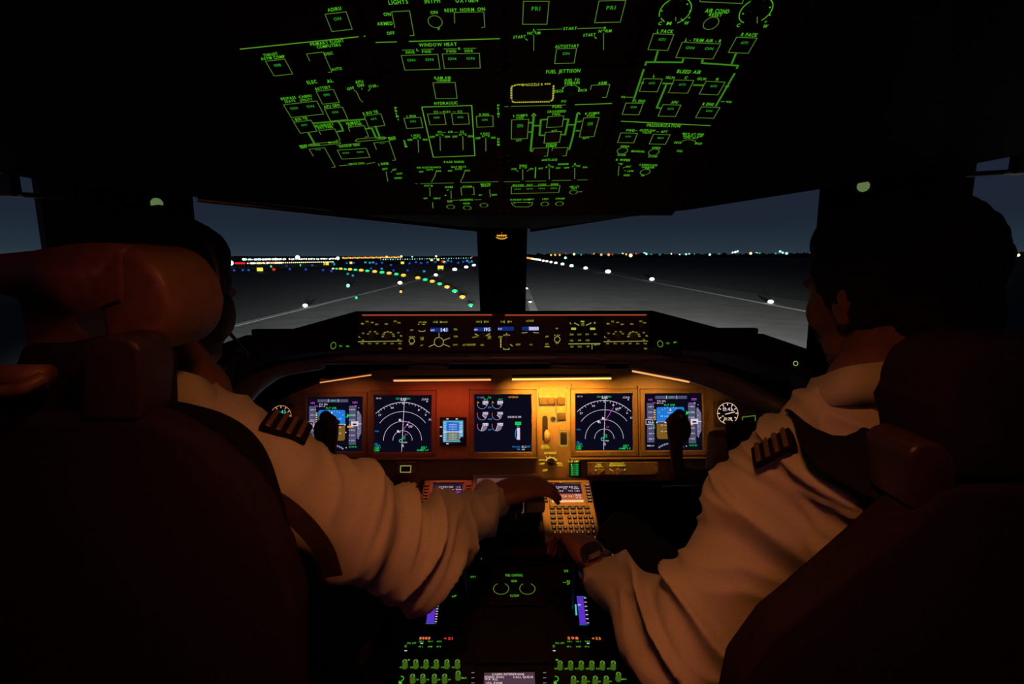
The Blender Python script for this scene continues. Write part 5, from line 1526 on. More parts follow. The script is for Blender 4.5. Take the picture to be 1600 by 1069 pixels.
# control display units
def cdu(x0, x1, label, lines, glow):
    a = CDU.ab(x0, 800); b = CDU.ab(x1, 800); c = CDU.ab((x0+x1)/2, 752); d = CDU.ab((x0+x1)/2, 852)
    m = Mod('control_display_unit', label, 'keypad', CDU, (a[0]+b[0])/2, (c[1]+d[1])/2, 'flight computer keypads'); W = (b[0]-a[0])/2; H = abs(c[1]-d[1])/2
    bm = bmesh.new(); box(bm, -W, W, -H, H, -.02, .006, .004); obj('housing', bm, M_PANEL, m.t)
    sx0, sx1, sy0, sy1 = -W*.60, W*.62, H*.16, H*.84
    bm = bmesh.new(); bezel_ring(bm, sx0, sx1, sy0, sy1, .008, .006, .011); bm2 = obj('screen_frame', bm, M_PANEL, m.t)
    bm = bmesh.new(); box(bm, sx0, sx1, sy0, sy1, .0055, .0066); s_ = obj('screen', bm, M_SCREEN, m.t)
    k = Ink(); T = lambda x, y: (sx0+(sx1-sx0)*x, sy0+(sy1-sy0)*y); HH = sy1-sy0
    k.rect(*T(0, 0), *T(1, 1), emi('cdu_dark_glow', (.020, .010, .024), 1), .0068)
    for s, xa, xb, y, h, mm in lines: k.text(s, T(xa, y), T(xb, y), (0, h*HH), mm, .0074)
    glow(k, T); k.build('symbology', s_)
    kz = .006
    for sgn in (-1, 1):
        for i in range(6):
            y = sy1-HH*(.10+i*.155); x = sgn*W*.85+(.0008 if sgn > 0 else 0)
            bm = bmesh.new(); box(bm, x-.0065, x+.0065, y-.0035, y+.0035, kz-.001, kz+.004, .001); kk = obj('line_key', bm, M_BLACK, m.t)
            q = Ink(); q.rect(x-.004, y-.0007, x+.004, y+.0007, W_TX if sgn > 0 and glow is glowR else A_DM, kz+.0043); q.build('key_mark', kk)
    names = [['INIT', 'RTE', 'DEP', 'ALTN', 'VNAV', 'BRT'], ['FIX', 'LEGS', 'HOLD', 'FMC', 'PROG', 'EXEC'], ['MENU', 'NAV'], ['PREV', 'NEXT']]
    kt = emi('key_legend_olive', (.30, .32, .12), .8); kw = emi('key_legend_pale', (.62, .40, .26), .9)
    rows = 7; kh = (sy0+H*.0+H*.94)/(rows+.2)
    for r in range(rows):
        y = sy0-.014-(r)*kh*.98
        if r < 2: keys = [(-W*.62+i*W*.262, names[r][i], .0145, kt) for i in range(6)]
        elif r < 4: keys = [(-W*.62+i*W*.262, names[r][i], .0145, kt) for i in range(2)]+[(-W*.02+i*W*.20, 'ABCDEFGHIJ'[(r-2)*5+i], .0105, kw) for i in range(5)]
        elif r < 6: keys = [(-W*.62+i*W*.20, ('123' if r == 4 else '456')[i], .0105, kw) for i in range(3)]+[(-W*.02+i*W*.20, 'KLMNOPQRST'[(r-4)*5+i], .0105, kw) for i in range(5)]
        else: keys = [(-W*.62+i*W*.20, '789'[i], .0105, kw) for i in range(3)]+[(-W*.02+i*W*.20, 'UVWXY'[i], .0105, kt if i < 3 else kw) for i in range(5)]
        for x, s, w, mm in keys:
            bm = bmesh.new(); box(bm, x-w/2, x+w/2, y-.0050, y+.0050, kz-.001, kz+.0045, .0012, 1); kk = obj('key', bm, M_KEY, m.t)
            q = Ink(); tw = w*.30 if len(s) > 1 else w*.18; q.text(s, (x-tw, y-.0022), (x+tw, y-.0022), (0, .0045), mm, kz+.0049); q.build('key_legend', kk)
    return m
pk = emi('cdu_pink_light', (.80, .40, .55), 1); pl_ = emi('cdu_pale_light', (.85, .62, .62), 1)
def glowL(k, T):
    k.rect(*T(0, .0), *T(1, .13), emi('cdu_scratch_orange', (.62, .13, .05), 1), .0071)
def glowR(k, T):
    k.rect(*T(0, .0), *T(1, .20), emi('cdu_scratch_bright', (.95, .52, .20), 1), .0070); k.rect(*T(0, .20), *T(1, .50), emi('cdu_scratch_red', (.42, .10, .03), 1), .0070)
LL = [('ACT RTE 1 LEGS', .16, .68, .80, .07, pl_), ('1/4', .80, .92, .80, .06, pk), ('141', .08, .22, .71, .08, M_TX), ('HDG', .28, .36, .73, .06, pk), ('VT 200', .06, .24, .61, .08, M_TX), ('250/ 3000', .56, .72, .67, .06, pk), ('FL090', .78, .96, .67, .07, pl_), ('---', .42, .60, .60, .04, pl_),
      ('KNN22', .04, .22, .51, .08, pl_), ('250/', .56, .72, .54, .07, pl_), ('5000', .76, .94, .54, .07, M_TX), ('29', .28, .38, .46, .05, pk), ('RW24', .04, .22, .39, .08, pl_), ('- - - - -', .54, .96, .43, .02, pk), ('- - -', .02, .22, .28, .02, pk), ('RTE 2 LEGS', .02, .48, .03, .07, pl_), ('RTE DATA', .60, .94, .03, .07, pl_)]
LR = [('TAKEOFF REF 1/2', .18, .88, .80, .07, pl_), ('FLAPS', .04, .28, .73, .05, pl_), ('CG', .40, .52, .73, .05, pl_), ('V SPEED', .68, .92, .73, .05, pl_), ('15/ 1500', .04, .40, .60, .07, pk), ('V1 141', .56, .92, .60, .07, pk),
      ('TO 1', .06, .22, .41, .09, pl_), ('CLB', .33, .48, .33, .09, pl_), ('CLB 1', .54, .70, .33, .09, pl_), ('VR145', .74, .94, .38, .09, pl_), ('42C', .06, .24, .28, .08, pl_), ('V2', .76, .94, .27, .08, pl_), ('RWY LIM', .06, .40, .05, .08, pl_), ('THRUST', .55, .92, .05, .08, pl_)]
cdu(655, 735, 'left flight computer keypad partly covered by the left pilot\'s sleeve', LL, glowL)
cdu(847, 930, 'right flight computer keypad with a glowing orange text screen', LR, glowR)
def blank(k, T, W, H): k.rect(*T(0, 0), *T(1, 1), emi('grey_glow_screen', (.125, .05, .055), 1), .0018)
display('blank greyish lower centre screen behind the left pilot\'s hand', 744, 748, 838, 803, blank, w=.013, plane=CDU, group=None, bz=M_PANEL, name='lower_display', bright=S_BG)
# throttle quadrant
q = empty('throttle_quadrant', 'dark throttle quadrant between the keypads with two thrust levers', 'control', (xm, .98+.05, AFT.hit(787, 880).z))
iv = q.matrix_world.inverted()
bm = bmesh.new(); yA = 1.215; yB = 1.42; zb = AFT.hit(787, 900).z
n = 10; sec0 = []; sec1 = []
for i in range(n+1):
    a = math.pi*i/n; y = (yA+yB)/2-math.cos(a)*(yB-yA)/2; z = zb+math.sin(a)*.075; sec0.append(iv @ Vector((xm-.058, y, z))); sec1.append(iv @ Vector((xm+.105, y, z)))
hull_strip(bm, (sec0, sec1)); obj('quadrant_cover', bm, M_GLARE, q)
top = P(818, 787, 1.13)
for k_, dx in ((0, -.024), (1, .024)):
    bm = bmesh.new(); t0 = Vector((top.x+dx, top.y, top.z)); fo = Vector((top.x+dx, (yA+yB)/2+.0, zb-.0))
    R = orient((t0-fo)); Lh = (t0-fo).length
    box(bm, -.021, .021, -.006, .006, 0, Lh-.01, .003, 2, Matrix.Translation(iv @ fo) @ R.to_4x4()); lv = obj('thrust_lever', bm, M_BLACK, q)
    bm = bmesh.new(); box(bm, -.023, .023, -.018, .018, -.016, .014, .008, 3, Matrix.Translation(iv @ t0)); obj('lever_grip', bm, M_HANDLE if k_ else M_BLACK, lv)
bm = bmesh.new(); p = iv @ P(806, 786, 1.115); cyl(bm, (p.x, p.y, p.z-.02), .0018, .035, 8); obj('go_around_switch', bm, M_METAL, q)
bm = bmesh.new(); t0 = iv @ P(900, 842, 1.10); f0 = iv @ Vector((P(893, 870, 1.15).x, P(893, 870, 1.15).y, zb)); cap(bm, f0, .006, t0, .006, 10); fl = obj('flap_lever', bm, M_DMETAL, q)
bm = bmesh.new(); box(bm, t0.x-.022, t0.x+.022, t0.y-.010, t0.y+.010, t0.z-.010, t0.z+.008, .005); obj('lever_grip', bm, M_HANDLE, fl)
bm = bmesh.new(); t0 = iv @ P(720, 838, 1.12); f0 = iv @ Vector((P(735, 870, 1.15).x, P(735, 870, 1.15).y, zb)); cap(bm, f0, .005, t0, .005, 10); obj('speedbrake_lever', bm, M_DMETAL, q)
# fuel control panel
m = Mod('fuel_control_panel', 'small panel reading FUEL CONTROL, RUN and CUTOFF with two ring-lit switches', 'panel', AFT, *AFT.ab(803, 918))
a = m.L(762, 946); b = m.L(846, 893); m.plate(a.x, b.x, a.y, b.y, M_OVH)
m.run('''
T FUEL_CONTROL 790 901 817 901 3.6
T RUN 799.5 910 807.5 910 3.6
T CUTOFF 797 933 811 933 3.6
''')
for x in (783, 824):
    p = m.L(x, 920); w = m.perpx(x, 920); m.ink.arc(p.x, p.y, 12*w, 120, 420, w*1.1, G_LN, .0004, 26, ry=12.5*w)
    s_ = knob(m.t, p, 6.5*w, .008, name='fuel_cutoff_switch')
m.done()
m = Mod('flap_scale_panel', 'dark scale strip with a green 30 beside the right pilot\'s watch', 'panel', AFT, *AFT.ab(886, 905)); a = m.L(868, 946); b = m.L(902, 885); m.plate(a.x, b.x, a.y, b.y, M_OVH, screws=False)
m.run('T =25 879 894 888 894 3.4\nT 30 886.5 914 892 914 7\nT -- 880 912 885 912 5'); m.done()
m = Mod('parking_brake_panel', 'dark scale strip with tiny green words left of the thrust levers', 'panel', AFT, *AFT.ab(745, 895)); a = m.L(722, 946); b = m.L(760, 872); m.plate(a.x, b.x, a.y, b.y, M_OVH, screws=False)
m.run('F g 751.5 872.5 763 874.5\nT LAG_4 735 903 743 903 3\nT UP 706 934 713 933 3'); m.done()
# trim indicators
for x0, x1, y0, y1, lab in ((669, 684, 946, 974, 'left'), (901, 914, 933, 976, 'right')):
    m = Mod('trim_indicator', 'violet vertical scale window on the %s of the pedestal' % lab, 'indicator', AFT, *AFT.ab((x0+x1)/2, (y0+y1)/2), 'trim scale windows')
    sk = -3 if lab == 'left' else 5
    a = m.L(x0-8, y1+5); b = m.L(x1+8, y0-6); m.plate(min(a.x, b.x)-.004, max(a.x, b.x)+.004, a.y, b.y, M_OVH, screws=False)
    k = m.ink; p = [m.L(x0-sk*0, y0), m.L(x1-3, y0), m.L(x1-3+sk, y1), m.L(x0+sk, y1)]; k.poly([p[3], p[2], p[1], p[0]], V_BAR, .0006)
    g = [m.L(x0-3, y0+(2 if lab == 'left' else 12)), m.L(x0-.5, y0+(2 if lab == 'left' else 12)), m.L(x0-1.5+sk*.5, y0+(14 if lab == 'left' else 29)), m.L(x0-4+sk*.5, y0+(14 if lab == 'left' else 29))]; k.poly(g[::-1], C_TX, .0008)
    for i in range(7): y = y0+2+i*(y1-y0-4)/6; xx = x1+sk*(y-y0)/(y1-y0); k.rect(*m.L(xx-2, y+.6), *m.L(xx+1.5, y-.6), W_TX, .0009)
    if lab == 'right': k.rect(*m.L(x0+2, 946.6), *m.L(x0+6, 945), W_TX, .0009)
    k.line([m.L(x0-.5, y0-.5), m.L(x1, y0-.5)], .001, B_TX, .0008); k.line([m.L(x0+sk-1, y1+1), m.L(x1+sk, y1+1)], .001, B_TX, .0008); k.build('scale', m.t)
# radio tuning panels
def radio(x0, lab, f1, f2):
    m = Mod('radio_tuning_panel', 'radio panel with small orange digits at lower %s of the pedestal' % lab, 'panel', AFT, *AFT.ab(x0+55, 1008), 'radio tuning panels')
    a = m.L(x0, 1036); b = m.L(x0+110, 990); m.plate(max(a.x, -9), b.x, a.y, b.y, M_OVH)
    wa, wb = m.L(x0+24, 1001), m.L(x0+78, 994); bm = bmesh.new(); box(bm, wa.x, wb.x, wa.y, wb.y, 0, .0008); s_ = obj('readout_window', bm, M_SCREEN, m.t)
    k = Ink(); k.text(f1, m.L(x0+25, 1000), m.L(x0+42, 1000), -m.dn(m.L(x0+30, 1000), 4), O_DG, .0012); k.text(f2, m.L(x0+63, 1000.5), m.L(x0+77, 1000.5), -m.dn(m.L(x0+30, 1000), 4), R_TX if lab == 'left' else O_DG, .0012); k.build('readout', s_)
    sh = 0 if lab == 'left' else 1
    m.run('\n'.join(['T XFR %g 996 %g 996 2' % (x0+48, x0+54)]+['T %s %g 1004 %g 1004 2.4' % (s, x0+24+i*14, x0+32+i*14) for i, s in enumerate(('VHF_L', 'VHF_C', 'VHF_R'))]+['T %s %g 1012 %g 1012 2.4' % (s, x0+24+i*14, x0+31+i*14) for i, s in enumerate(('HF_L', 'AM', 'HF_R'))]+
        ['T PNL_OFF %g 1006.5 %g 1006.5 2.4' % (x0+6, x0+20), 'F w %g 1005 %g 1006.5' % (x0+27+sh*28, x0+31+sh*28), 'F w %g 1016.5 %g 1018' % (x0+2, x0+6), 'T 0/I %g 1012 %g 1012 4' % (x0+2, x0+5), 'F g %g 1030.5 %g 1032.5' % (x0+4, x0+10)])); m.done()
    for i in range(3):
        for y in (1006, 1014):
            p = m.L(x0+29+i*14, y); bm = bmesh.new(); box(bm, p.x-.006, p.x+.006, p.y-.0035, p.y+.0035, -.001, .0002, .0004); obj('push_switch', bm, M_BLACK, m.t)
    knob(m.t, m.L(x0+94, 1010), .011, .018)
radio(630, 'left', '8888', '+21'); radio(862, 'right', '598', '+33')
# audio control panels with green glowing knobs
GKN = mat('translucent_green_knob', (.10, .20, .02), .4)
gkl = emi('green_knob_glow', (.070, .165, .010), .6)
def audio(xs, y1, xs2, y2, extra, lab):
    m = Mod('audio_control_panel', 'audio panel with rows of glowing green knobs at the bottom %s' % lab, 'panel', AFT, *AFT.ab(sum(xs)/len(xs), 1062), 'audio control panels')
    a = m.L(min(xs)-14, 1110); b = m.L(max(xs)+22, 1037); m.plate(a.x, b.x, a.y, b.y, M_OVH, screws=False)
    for x, y in [(x, y1) for x in xs]+[(x, y2) for x in xs2]+[extra]:
        p = m.L(x, y+2); bm = bmesh.new(); cyl(bm, (p.x, p.y, .006), .0056, .014, 16, r2=.0050); kn = obj('volume_knob', bm, gkl, m.t)
        k = Ink(); k.arc(p.x, p.y, .0036, -60, 200, .0012, emi('green_knob_mark', (.16, .36, .05), 1), .0134, 10); k.line([(p.x, p.y-.003), (p.x, p.y+.003)], .0014, M_BLACK, .0134); k.build('knob_mark', kn)
    d = ''
    for x, s in zip(xs, ('VHF', 'HF', 'FLT', 'CAB', 'PA', 'INT')): d += 'T %s %g %g %g %g 2.4\n' % (s, x-9, y1+4.5, x-4, y1+4.5)
    for x, s in zip(xs2, ('SPKR', 'VOR', 'ADF', 'APP')): d += 'T %s %g %g %g %g 2.4\n' % (s, x+5, y2+.5, x+9, y2+.5)
    x = min(xs)-7; d += 'A %g 1061 4.5 -120 100\nF g %g 1066 %g 1069\nT MKR %g %g %g %g 2.4' % (x, x-3, x+2, extra[0]+5, extra[1]+3, extra[0]+13, extra[1]+3)
    m.run(d); m.done()
audio((633, 650, 666, 682, 698.5, 715), 1040, (645, 661, 679, 695), 1063, (716, 1058), 'left')
audio((875, 891.5, 908, 924.5, 941, 958), 1042, (896, 912.5, 930, 947), 1066, (966, 1060), 'right')
# cabin interphone display
m = Mod('cabin_interphone_display', 'small pale screen reading CABIN INTERPHONE at the bottom centre', 'display', AFT, *AFT.ab(795, 1080))
a = m.L(736, 1130); b = m.L(856, 1040); m.plate(a.x, b.x, a.y, b.y, M_OVH, .008, screws=False)
a = m.L(754, 1115); b = m.L(835, 1051.5); bm = bmesh.new(); box(bm, a.x, b.x, a.y, b.y, 0, .0012); s_ = obj('screen', bm, M_SCREEN, m.t)
k = Ink(); k.rect(a.x, a.y, b.x, b.y, emi('interphone_violet_glow', (.075, .038, .06), 1), .0016)
for s, x0, x1, y in (('CABIN INTERPHONE', 769, 819, 1056.8), ('SPEED DIAL', 757, 788, 1061.2), ('CALL QUEUE', 802, 833, 1061.2), ('<PA ALL', 757, 778, 1064.6), ('<PA ZONE', 759, 785, 1070.5)):
    k.text(s, m.L(x0, y), m.L(x1, y), -m.dn(m.L(x0, y), 3.3), pl_, .0022)
k.build('symbology', s_)
for y in (1053.5, 1061.5, 1069.5):
    for x in (739, 851): p = m.L(x, y); bm = bmesh.new(); box(bm, p.x-.005, p.x+.005, p.y-.003, p.y+.003, 0, .003, .001); kk = obj('line_key', bm, M_BLACK, m.t); q_ = Ink(); q_.rect(p.x-.003, p.y-.0005, p.x+.003, p.y+.0005, W_DM, .0034); q_.build('key_mark', kk)
m = Mod('satcom_panel', 'blank dark cover plate in the middle of the aft pedestal', 'panel', AFT, *AFT.ab(797, 990)); a = m.L(742, 1036); b = m.L(850, 950); m.plate(a.x, b.x, a.y, b.y, M_OVH)
# ================================================================== CONTROL WHEELS
M_YOKE = mat('black_yoke_plastic', (.016, .012, .014), .5, scale=80)
M_YOKE2 = mat('brown_grey_yoke', (.085, .05, .05), .55, scale=80)
def yoke(s, label):
    hub = P(1160, 705, 1.17); hub.x = s*hub.x + (0 if s > 0 else 2*MAINP.o.x*1.0)
    t = empty('yoke', label, 'control wheel', hub)
    def Q(px, py, D): p = P(px, py, D)-P(1160, 705, 1.17); return Vector((s*p.x, p.y, p.z))
    bm = bmesh.new(); pts = spline([Q(1053, 662, 1.14), Q(1056, 690, 1.14), Q(1058, 722, 1.145), Q(1066, 740, 1.15), Q(1095, 742, 1.16), Q(1130, 738, 1.17)], 5)
    chain(bm, pts, [.0155+.002*math.sin(i*.5) for i in range(len(pts))], 14)
    ball(bm, Q(1056, 662, 1.14), (.020, .022, .026), 3); ball(bm, Q(1062, 650, 1.13), (.013, .018, .016), 3); ball(bm, Q(1070, 672, 1.14), (.014, .016, .028), 3)
    bake('wheel_horn', _w(bm, hub), M_YOKE, t, .004, 3)
    bm = bmesh.new(); cyl(bm, Q(1044, 658, 1.12), .005, .008, 12, axis='Y'); obj('trim_switch', bm, mat('red_brown_switch', (.25, .06, .03), .5), t)
    bm = bmesh.new(); pts = spline([Q(1262, 680, 1.14), Q(1262, 720, 1.145), Q(1250, 745, 1.15), Q(1190, 742, 1.17)], 5); chain(bm, pts, [.016]*len(pts), 14); ball(bm, Q(1262, 668, 1.14), (.02, .02, .025), 3)
    bake('wheel_horn', _w(bm, hub), M_YOKE, t, .004, 3)
    bm = bmesh.new(); c = Q(1160, 712, 1.16); box(bm, c.x-.075, c.x+.075, c.y-.03, c.y+.03, c.z-.062, c.z+.055, .016, 3); obj('wheel_hub', bm, M_YOKE2, t, True)
    bm = bmesh.new(); c2 = Q(1175, 685, 1.13); box(bm, c2.x-.062, c2.x+.062, c2.y-.008, c2.y+.004, c2.z-.035, c2.z+.040, .004, 2); obj('clip_board', bm, M_YOKE, t)
    bm = bmesh.new(); k0 = Q(1160, 740, 1.18); cap(bm, k0, .032, k0+Vector((0, .10, -.52)), .036, 18); obj('control_column', bm, M_DMETAL, t)
    return t
def _w(bm, off):
    for v in bm.verts: v.co += off
    return bm
yoke(1, 'black control wheel of the right pilot standing before the right attitude screen')
yoke(-1, 'black control wheel of the left pilot standing before the left attitude screen')

# ================================================================== SEATS
def rbox(name, cx, cy, cz, w, d, h, r, m, parent, rot=None, taper=None, seg=4):
    bm = bmesh.new(); box(bm, -w/2, w/2, -d/2, d/2, -h/2, h/2, r, seg)
    if taper:
        for v in bm.verts: f = (v.co.z/h+.5); v.co.x *= 1+(taper-1)*f
    M = Matrix.Translation(Vector((cx, cy, cz))) @ (rot if rot is not None else Matrix.Identity(4))
    bmesh.ops.transform(bm, matrix=M, verts=bm.verts); return obj(name, bm, m, parent, True)
def seat(x, y, label, head_z, left):
    s = -1 if left else 1
    t = empty('pilot_seat', label, 'seat', (x, y, 0)); rx = Matrix.Rotation(math.radians(-5), 4, 'X')
    rbox('seat_base', 0, .12, .16, .36, .44, .30, .03, M_DMETAL, t)
    rbox('seat_cushion', 0, .16, .40, .48, .50, .16, .05, M_FABRIC, t)
    rbox('lumbar_cushion', 0, -.04, .66, .46, .11, .40, .05, M_FABRIC, t, rx)
    for q in (-1, 1):
        rbox('armrest', q*.265, .17, .58, .05, .32, .04, .018, M_FABRIC, t)
    return t
sl = seat(-.50, .50, 'dark seat of the left pilot with brown leather headrest, nearest at left', 1.2, True)
# left headrest: thick padded arch, its right end rounded, hollow beneath
def W2L(t, p): return t.matrix_world.inverted() @ Vector(p)
def padded(name, px_outline, D, depth, m, t, bev, smooth=True, depth_dir=None, yaw=0):
    """padded block: outline measured at its true distance D, thickness along the seat's fore-aft axis"""
    c = P(sum(p[0] for p in px_outline)/len(px_outline), sum(p[1] for p in px_outline)/len(px_outline), D)
    pl = Plane(c, (math.cos(yaw), math.sin(yaw), 0), (0, 0, 1)); pts = [pl.ab(*p) for p in px_outline]
    bm = bmesh.new(); n = len(pts); ar = sum(pts[i][0]*pts[(i+1) % n][1]-pts[(i+1) % n][0]*pts[i][1] for i in range(n))
    if ar < 0: pts = pts[::-1]
    a = [bm.verts.new((x, y, -depth)) for x, y in pts]; b = [bm.verts.new((x, y, 0)) for x, y in pts]
    bm.faces.new(a[::-1]); bm.faces.new(b)
    for i in range(n): bm.faces.new((a[i], a[(i+1) % n], b[(i+1) % n], b[i]))
    bmesh.ops.bevel(bm, geom=[e for e in bm.edges if abs(e.verts[0].co.z-e.verts[1].co.z) < 1e-6]+[e for e in bm.edges if abs(e.verts[0].co.z-e.verts[1].co.z) > 1e-6], offset=bev, segments=4, profile=.5, affect='EDGES', clamp_overlap=True)
    M = t.matrix_world.inverted() @ pl.frame(0, 0, 0); bmesh.ops.transform(bm, matrix=M, verts=bm.verts)
    return obj(name, bm, m, t, smooth)
hr = padded('headrest', [(-70, 408), (-40, 392), (60, 386), (140, 379), (190, 380), (225, 400), (250, 430), (264, 470), (262, 510), (240, 540), (200, 550), (130, 548), (112, 520), (45, 524), (30, 545), (-70, 545)][::1] and
             [(-70, 402), (60, 390), (120, 380), (170, 379), (196, 382), (196, 478), (112, 480), (106, 545), (32, 545), (45, 455), (-70, 455)], .50, .055, M_LEATHER, sl, .012)
padded('headrest_wing', [(150, 381), (195, 383), (228, 402), (252, 436), (265, 480), (258, 520), (232, 552), (190, 560), (160, 540), (150, 478)], .505, .09, M_LEATHER, sl, .024, yaw=-.12)
bm = bmesh.new(); tube(bm, [W2L(sl, P(-40, 588, .47)), W2L(sl, P(75, 588, .47))], .011, 14); obj('headrest_bar', bm, M_LEATHER, sl, True)
bm = bmesh.new(); tube(bm, spline([W2L(sl, P(-60, 612, .45)), W2L(sl, P(20, 611, .45)), W2L(sl, P(42, 604, .45)), W2L(sl, P(68, 590, .46))], 4), .006, 12); obj('adjuster_rod', bm, M_LEATHER, sl, True)
padded('harness_guide', [(125, 548), (136, 532), (160, 526), (200, 528), (218, 545), (222, 590), (215, 660), (125, 660)], .47, .05, mat('dark_brown_plastic', (.055, .025, .03), .5, scale=60), sl, .013)
padded('headrest_support', [(30, 540), (110, 540), (120, 560), (230, 560), (235, 700), (-60, 700), (-60, 625), (10, 618)], .50, .05, M_FABRIC, sl, .01)
sr = seat(.585, .43, 'dark seat of the right pilot, only its rounded shoulder and bolsters showing', 1.2, False)
padded('headrest', [(1475, 655), (1478, 610), (1500, 565), (1545, 538), (1600, 530), (1700, 532), (1700, 760), (1480, 760)], .46, .09, M_FABRIC, sr, .03)
padded('shoulder_bolster', [(1420, 712), (1432, 698), (1455, 691), (1478, 697), (1494, 715), (1500, 745), (1488, 800), (1425, 800)], .47, .06, mat('dark_brown_leather', (.06, .027, .028), .38, scale=90, bump=.3), sr, .02)
padded('backrest', [(-150, 655), (190, 648), (235, 655), (315, 700), (365, 755), (405, 812), (440, 870), (458, 960), (466, 1180), (-150, 1180)], .50, .045, M_FABRIC, sl, .03)
padded('backrest', [(1800, 760), (1500, 765), (1468, 775), (1425, 815), (1370, 865), (1295, 930), (1215, 985), (1160, 1060), (1135, 1180), (1800, 1180)], .485, .045, M_FABRIC, sr, .03)
# shoulder straps
def strap(name, pts, w, parent, nrm, m=M_STRAP):
    bm = bmesh.new(); pts = spline([Vector(p) for p in pts], 6); iv = parent.matrix_world.inverted(); rows = []
    for i, p in enumerate(pts):
        d = (pts[min(i+1, len(pts)-1)]-pts[max(i-1, 0)]).normalized(); sd = d.cross(Vector(nrm)).normalized(); nn = sd.cross(d)
        rows.append([bm.verts.new(iv @ (p+sd*a*w/2+nn*b*.0015)) for a, b in ((-1, -1), (1, -1), (1, 1), (-1, 1))])
    for a, b in zip(rows, rows[1:]):
        for k in range(4): bm.faces.new((a[k], a[(k+1) % 4], b[(k+1) % 4], b[k]))
    bm.faces.new(rows[0][::-1]); bm.faces.new(rows[-1]); return obj(name, bm, m, parent)

# ================================================================== PILOTS
def fold(p, n, amp, c1, d1):
    d = d1.normalized(); w = noise.noise_vector(p*4.2+c1)*.055; q = p+w
    e1 = d.orthogonal().normalized(); e2 = d.cross(e1)
    a = noise.noise(Vector((q.dot(d)*13, q.dot(e1)*3.2, q.dot(e2)*3.2))+c1)
    b = noise.noise(Vector((q.dot(d)*24, q.dot(e1)*7, q.dot(e2)*7))+c1*2)
    r = (1-min(1, abs(a)*3.0))**1.6; r2 = (1-min(1, abs(b)*3.0))**2
    return amp*(r*1.0+r2*.35-.45)
def hand(bm, W, d, n, side, curl, spread=.10, sc=1.0, thumb=(.5, .6)):
    """palm and five fingers: wrist W, direction d, palm faces n, thumb on 'side'"""
    W = Vector(W); d = Vector(d).normalized(); n = Vector(n); n = (n-d*n.dot(d)).normalized(); s = d.cross(n).normalized()*side
    L = .088*sc
    for k_ in (-.026, -.009, .009, .026):
        chain(bm, [W+s*k_*.55*sc, W+d*L*.55+s*k_*.95*sc-n*.002, W+d*L+s*k_*1.05*sc], [.017*sc, .0155*sc, .0115*sc], 12)
    lens = [(.042, .026, .020), (.046, .030, .022), (.043, .028, .021), (.034, .021, .018)]
    for i, (k_, ls) in enumerate(zip((.028, .010, -.009, -.027), lens)):
        p = W+d*L*1.0+s*k_*sc; a = 0; pts = [p]; sp = (k_/.028)*spread
        for j, l in enumerate(ls):
            a += curl[i]*(.7, 1.0, .75)[j]; dd = (d*math.cos(a)+n*math.sin(a)+s*sp*math.cos(a)).normalized(); p = p+dd*l*sc; pts.append(p)
        chain(bm, pts, [.0098*sc, .0090*sc, .0082*sc, .0070*sc] if i < 3 else [.0084*sc, .0077*sc, .0070*sc, .0062*sc], 10)
    p0 = W+d*L*.18+s*.024*sc+n*.006; p1 = p0+(d*.75+s*.75+n*.25).normalized()*.042*sc; p2 = p1+(d*(1-thumb[0]*.3)+s*.25+n*thumb[1]).normalized()*.032*sc; p3 = p2+(d+n*thumb[1]*1.2).normalized()*.024*sc
    chain(bm, [p0, p1, p2, p3], [.015*sc, .0122*sc, .0102*sc, .0085*sc], 10)
def head(bm, c, fwd, tilt, sc=1.0):
    """skull, jaw, nose, brow, lips and ears; fwd is where the face looks"""
    f = Vector(fwd).normalized(); u = Vector(tilt); u = (u-f*u.dot(f)).normalized(); s = f.cross(u)
    R = Matrix(((s.x, f.x, u.x), (s.y, f.y, u.y), (s.z, f.z, u.z)))
    def B(x, y, z, r, sub=3): ball(bm, Vector(c)+R @ Vector((x, y, z))*sc, tuple(q*sc for q in r), sub, R)
    B(0, -.012, .030, (.075, .094, .082), 4); B(0, .035, .005, (.062, .056, .078)); B(0, .030, -.050, (.050, .056, .050)); B(0, .062, -.082, (.024, .022, .018))
    for q in (-1, 1):
        B(q*.036, .055, -.018, (.024, .026, .030)); B(q*.075, -.004, -.012, (.007, .015, .025)); B(q*.078, -.010, -.004, (.007, .012, .016)); B(q*.028, .078, .022, (.022, .012, .008)); B(q*.044, .02, -.062, (.016, .035, .022))
    cap(bm, Vector(c)+R @ Vector((0, .084, .012))*sc, .008*sc, Vector(c)+R @ Vector((0, .106, -.022))*sc, .013*sc, 12)
    for q in (-1, 1): B(q*.013, .092, -.026, (.009, .010, .008), 2)
    B(0, .088, -.050, (.024, .010, .0055)); B(0, .086, -.060, (.020, .010, .006))
    return R
def eyes(t, c, R, sc):
    for q in (-1, 1):
        bm = bmesh.new(); ball(bm, t.matrix_world.inverted() @ (Vector(c)+R @ Vector((q*.031, .074, .004))*sc), .0125*sc, 3); obj('eye', bm, mat('eye_white', (.55, .52, .5), .2), t, True)
def hair_mesh(t, c, R, sc, grow, messy, name='hair', m=None, seed=0):
    bm = bmesh.new()
    for (x, y, z, r) in ((0, -.018, .036, (.082, .100, .086)), (0, .022, .066, (.066, .062, .052)), (0, -.062, -.020, (.062, .044, .060)), (.062, -.02, .0, (.020, .040, .040)), (-.062, -.02, .0, (.020, .040, .040)), (0, -.066, -.055, (.048, .030, .038))):
        ball(bm, Vector(c)+R @ Vector((x, y, z))*sc, tuple((q+grow)*sc for q in r), 4 if z > .03 else 3, R)
    sd = Vector((seed, seed, 0))
    return bake(name, bm, m or M_HAIR, t, .0045, 4, lambda p, n: messy*(noise.noise(p*45+sd)+.6*noise.noise(p*110+sd)))
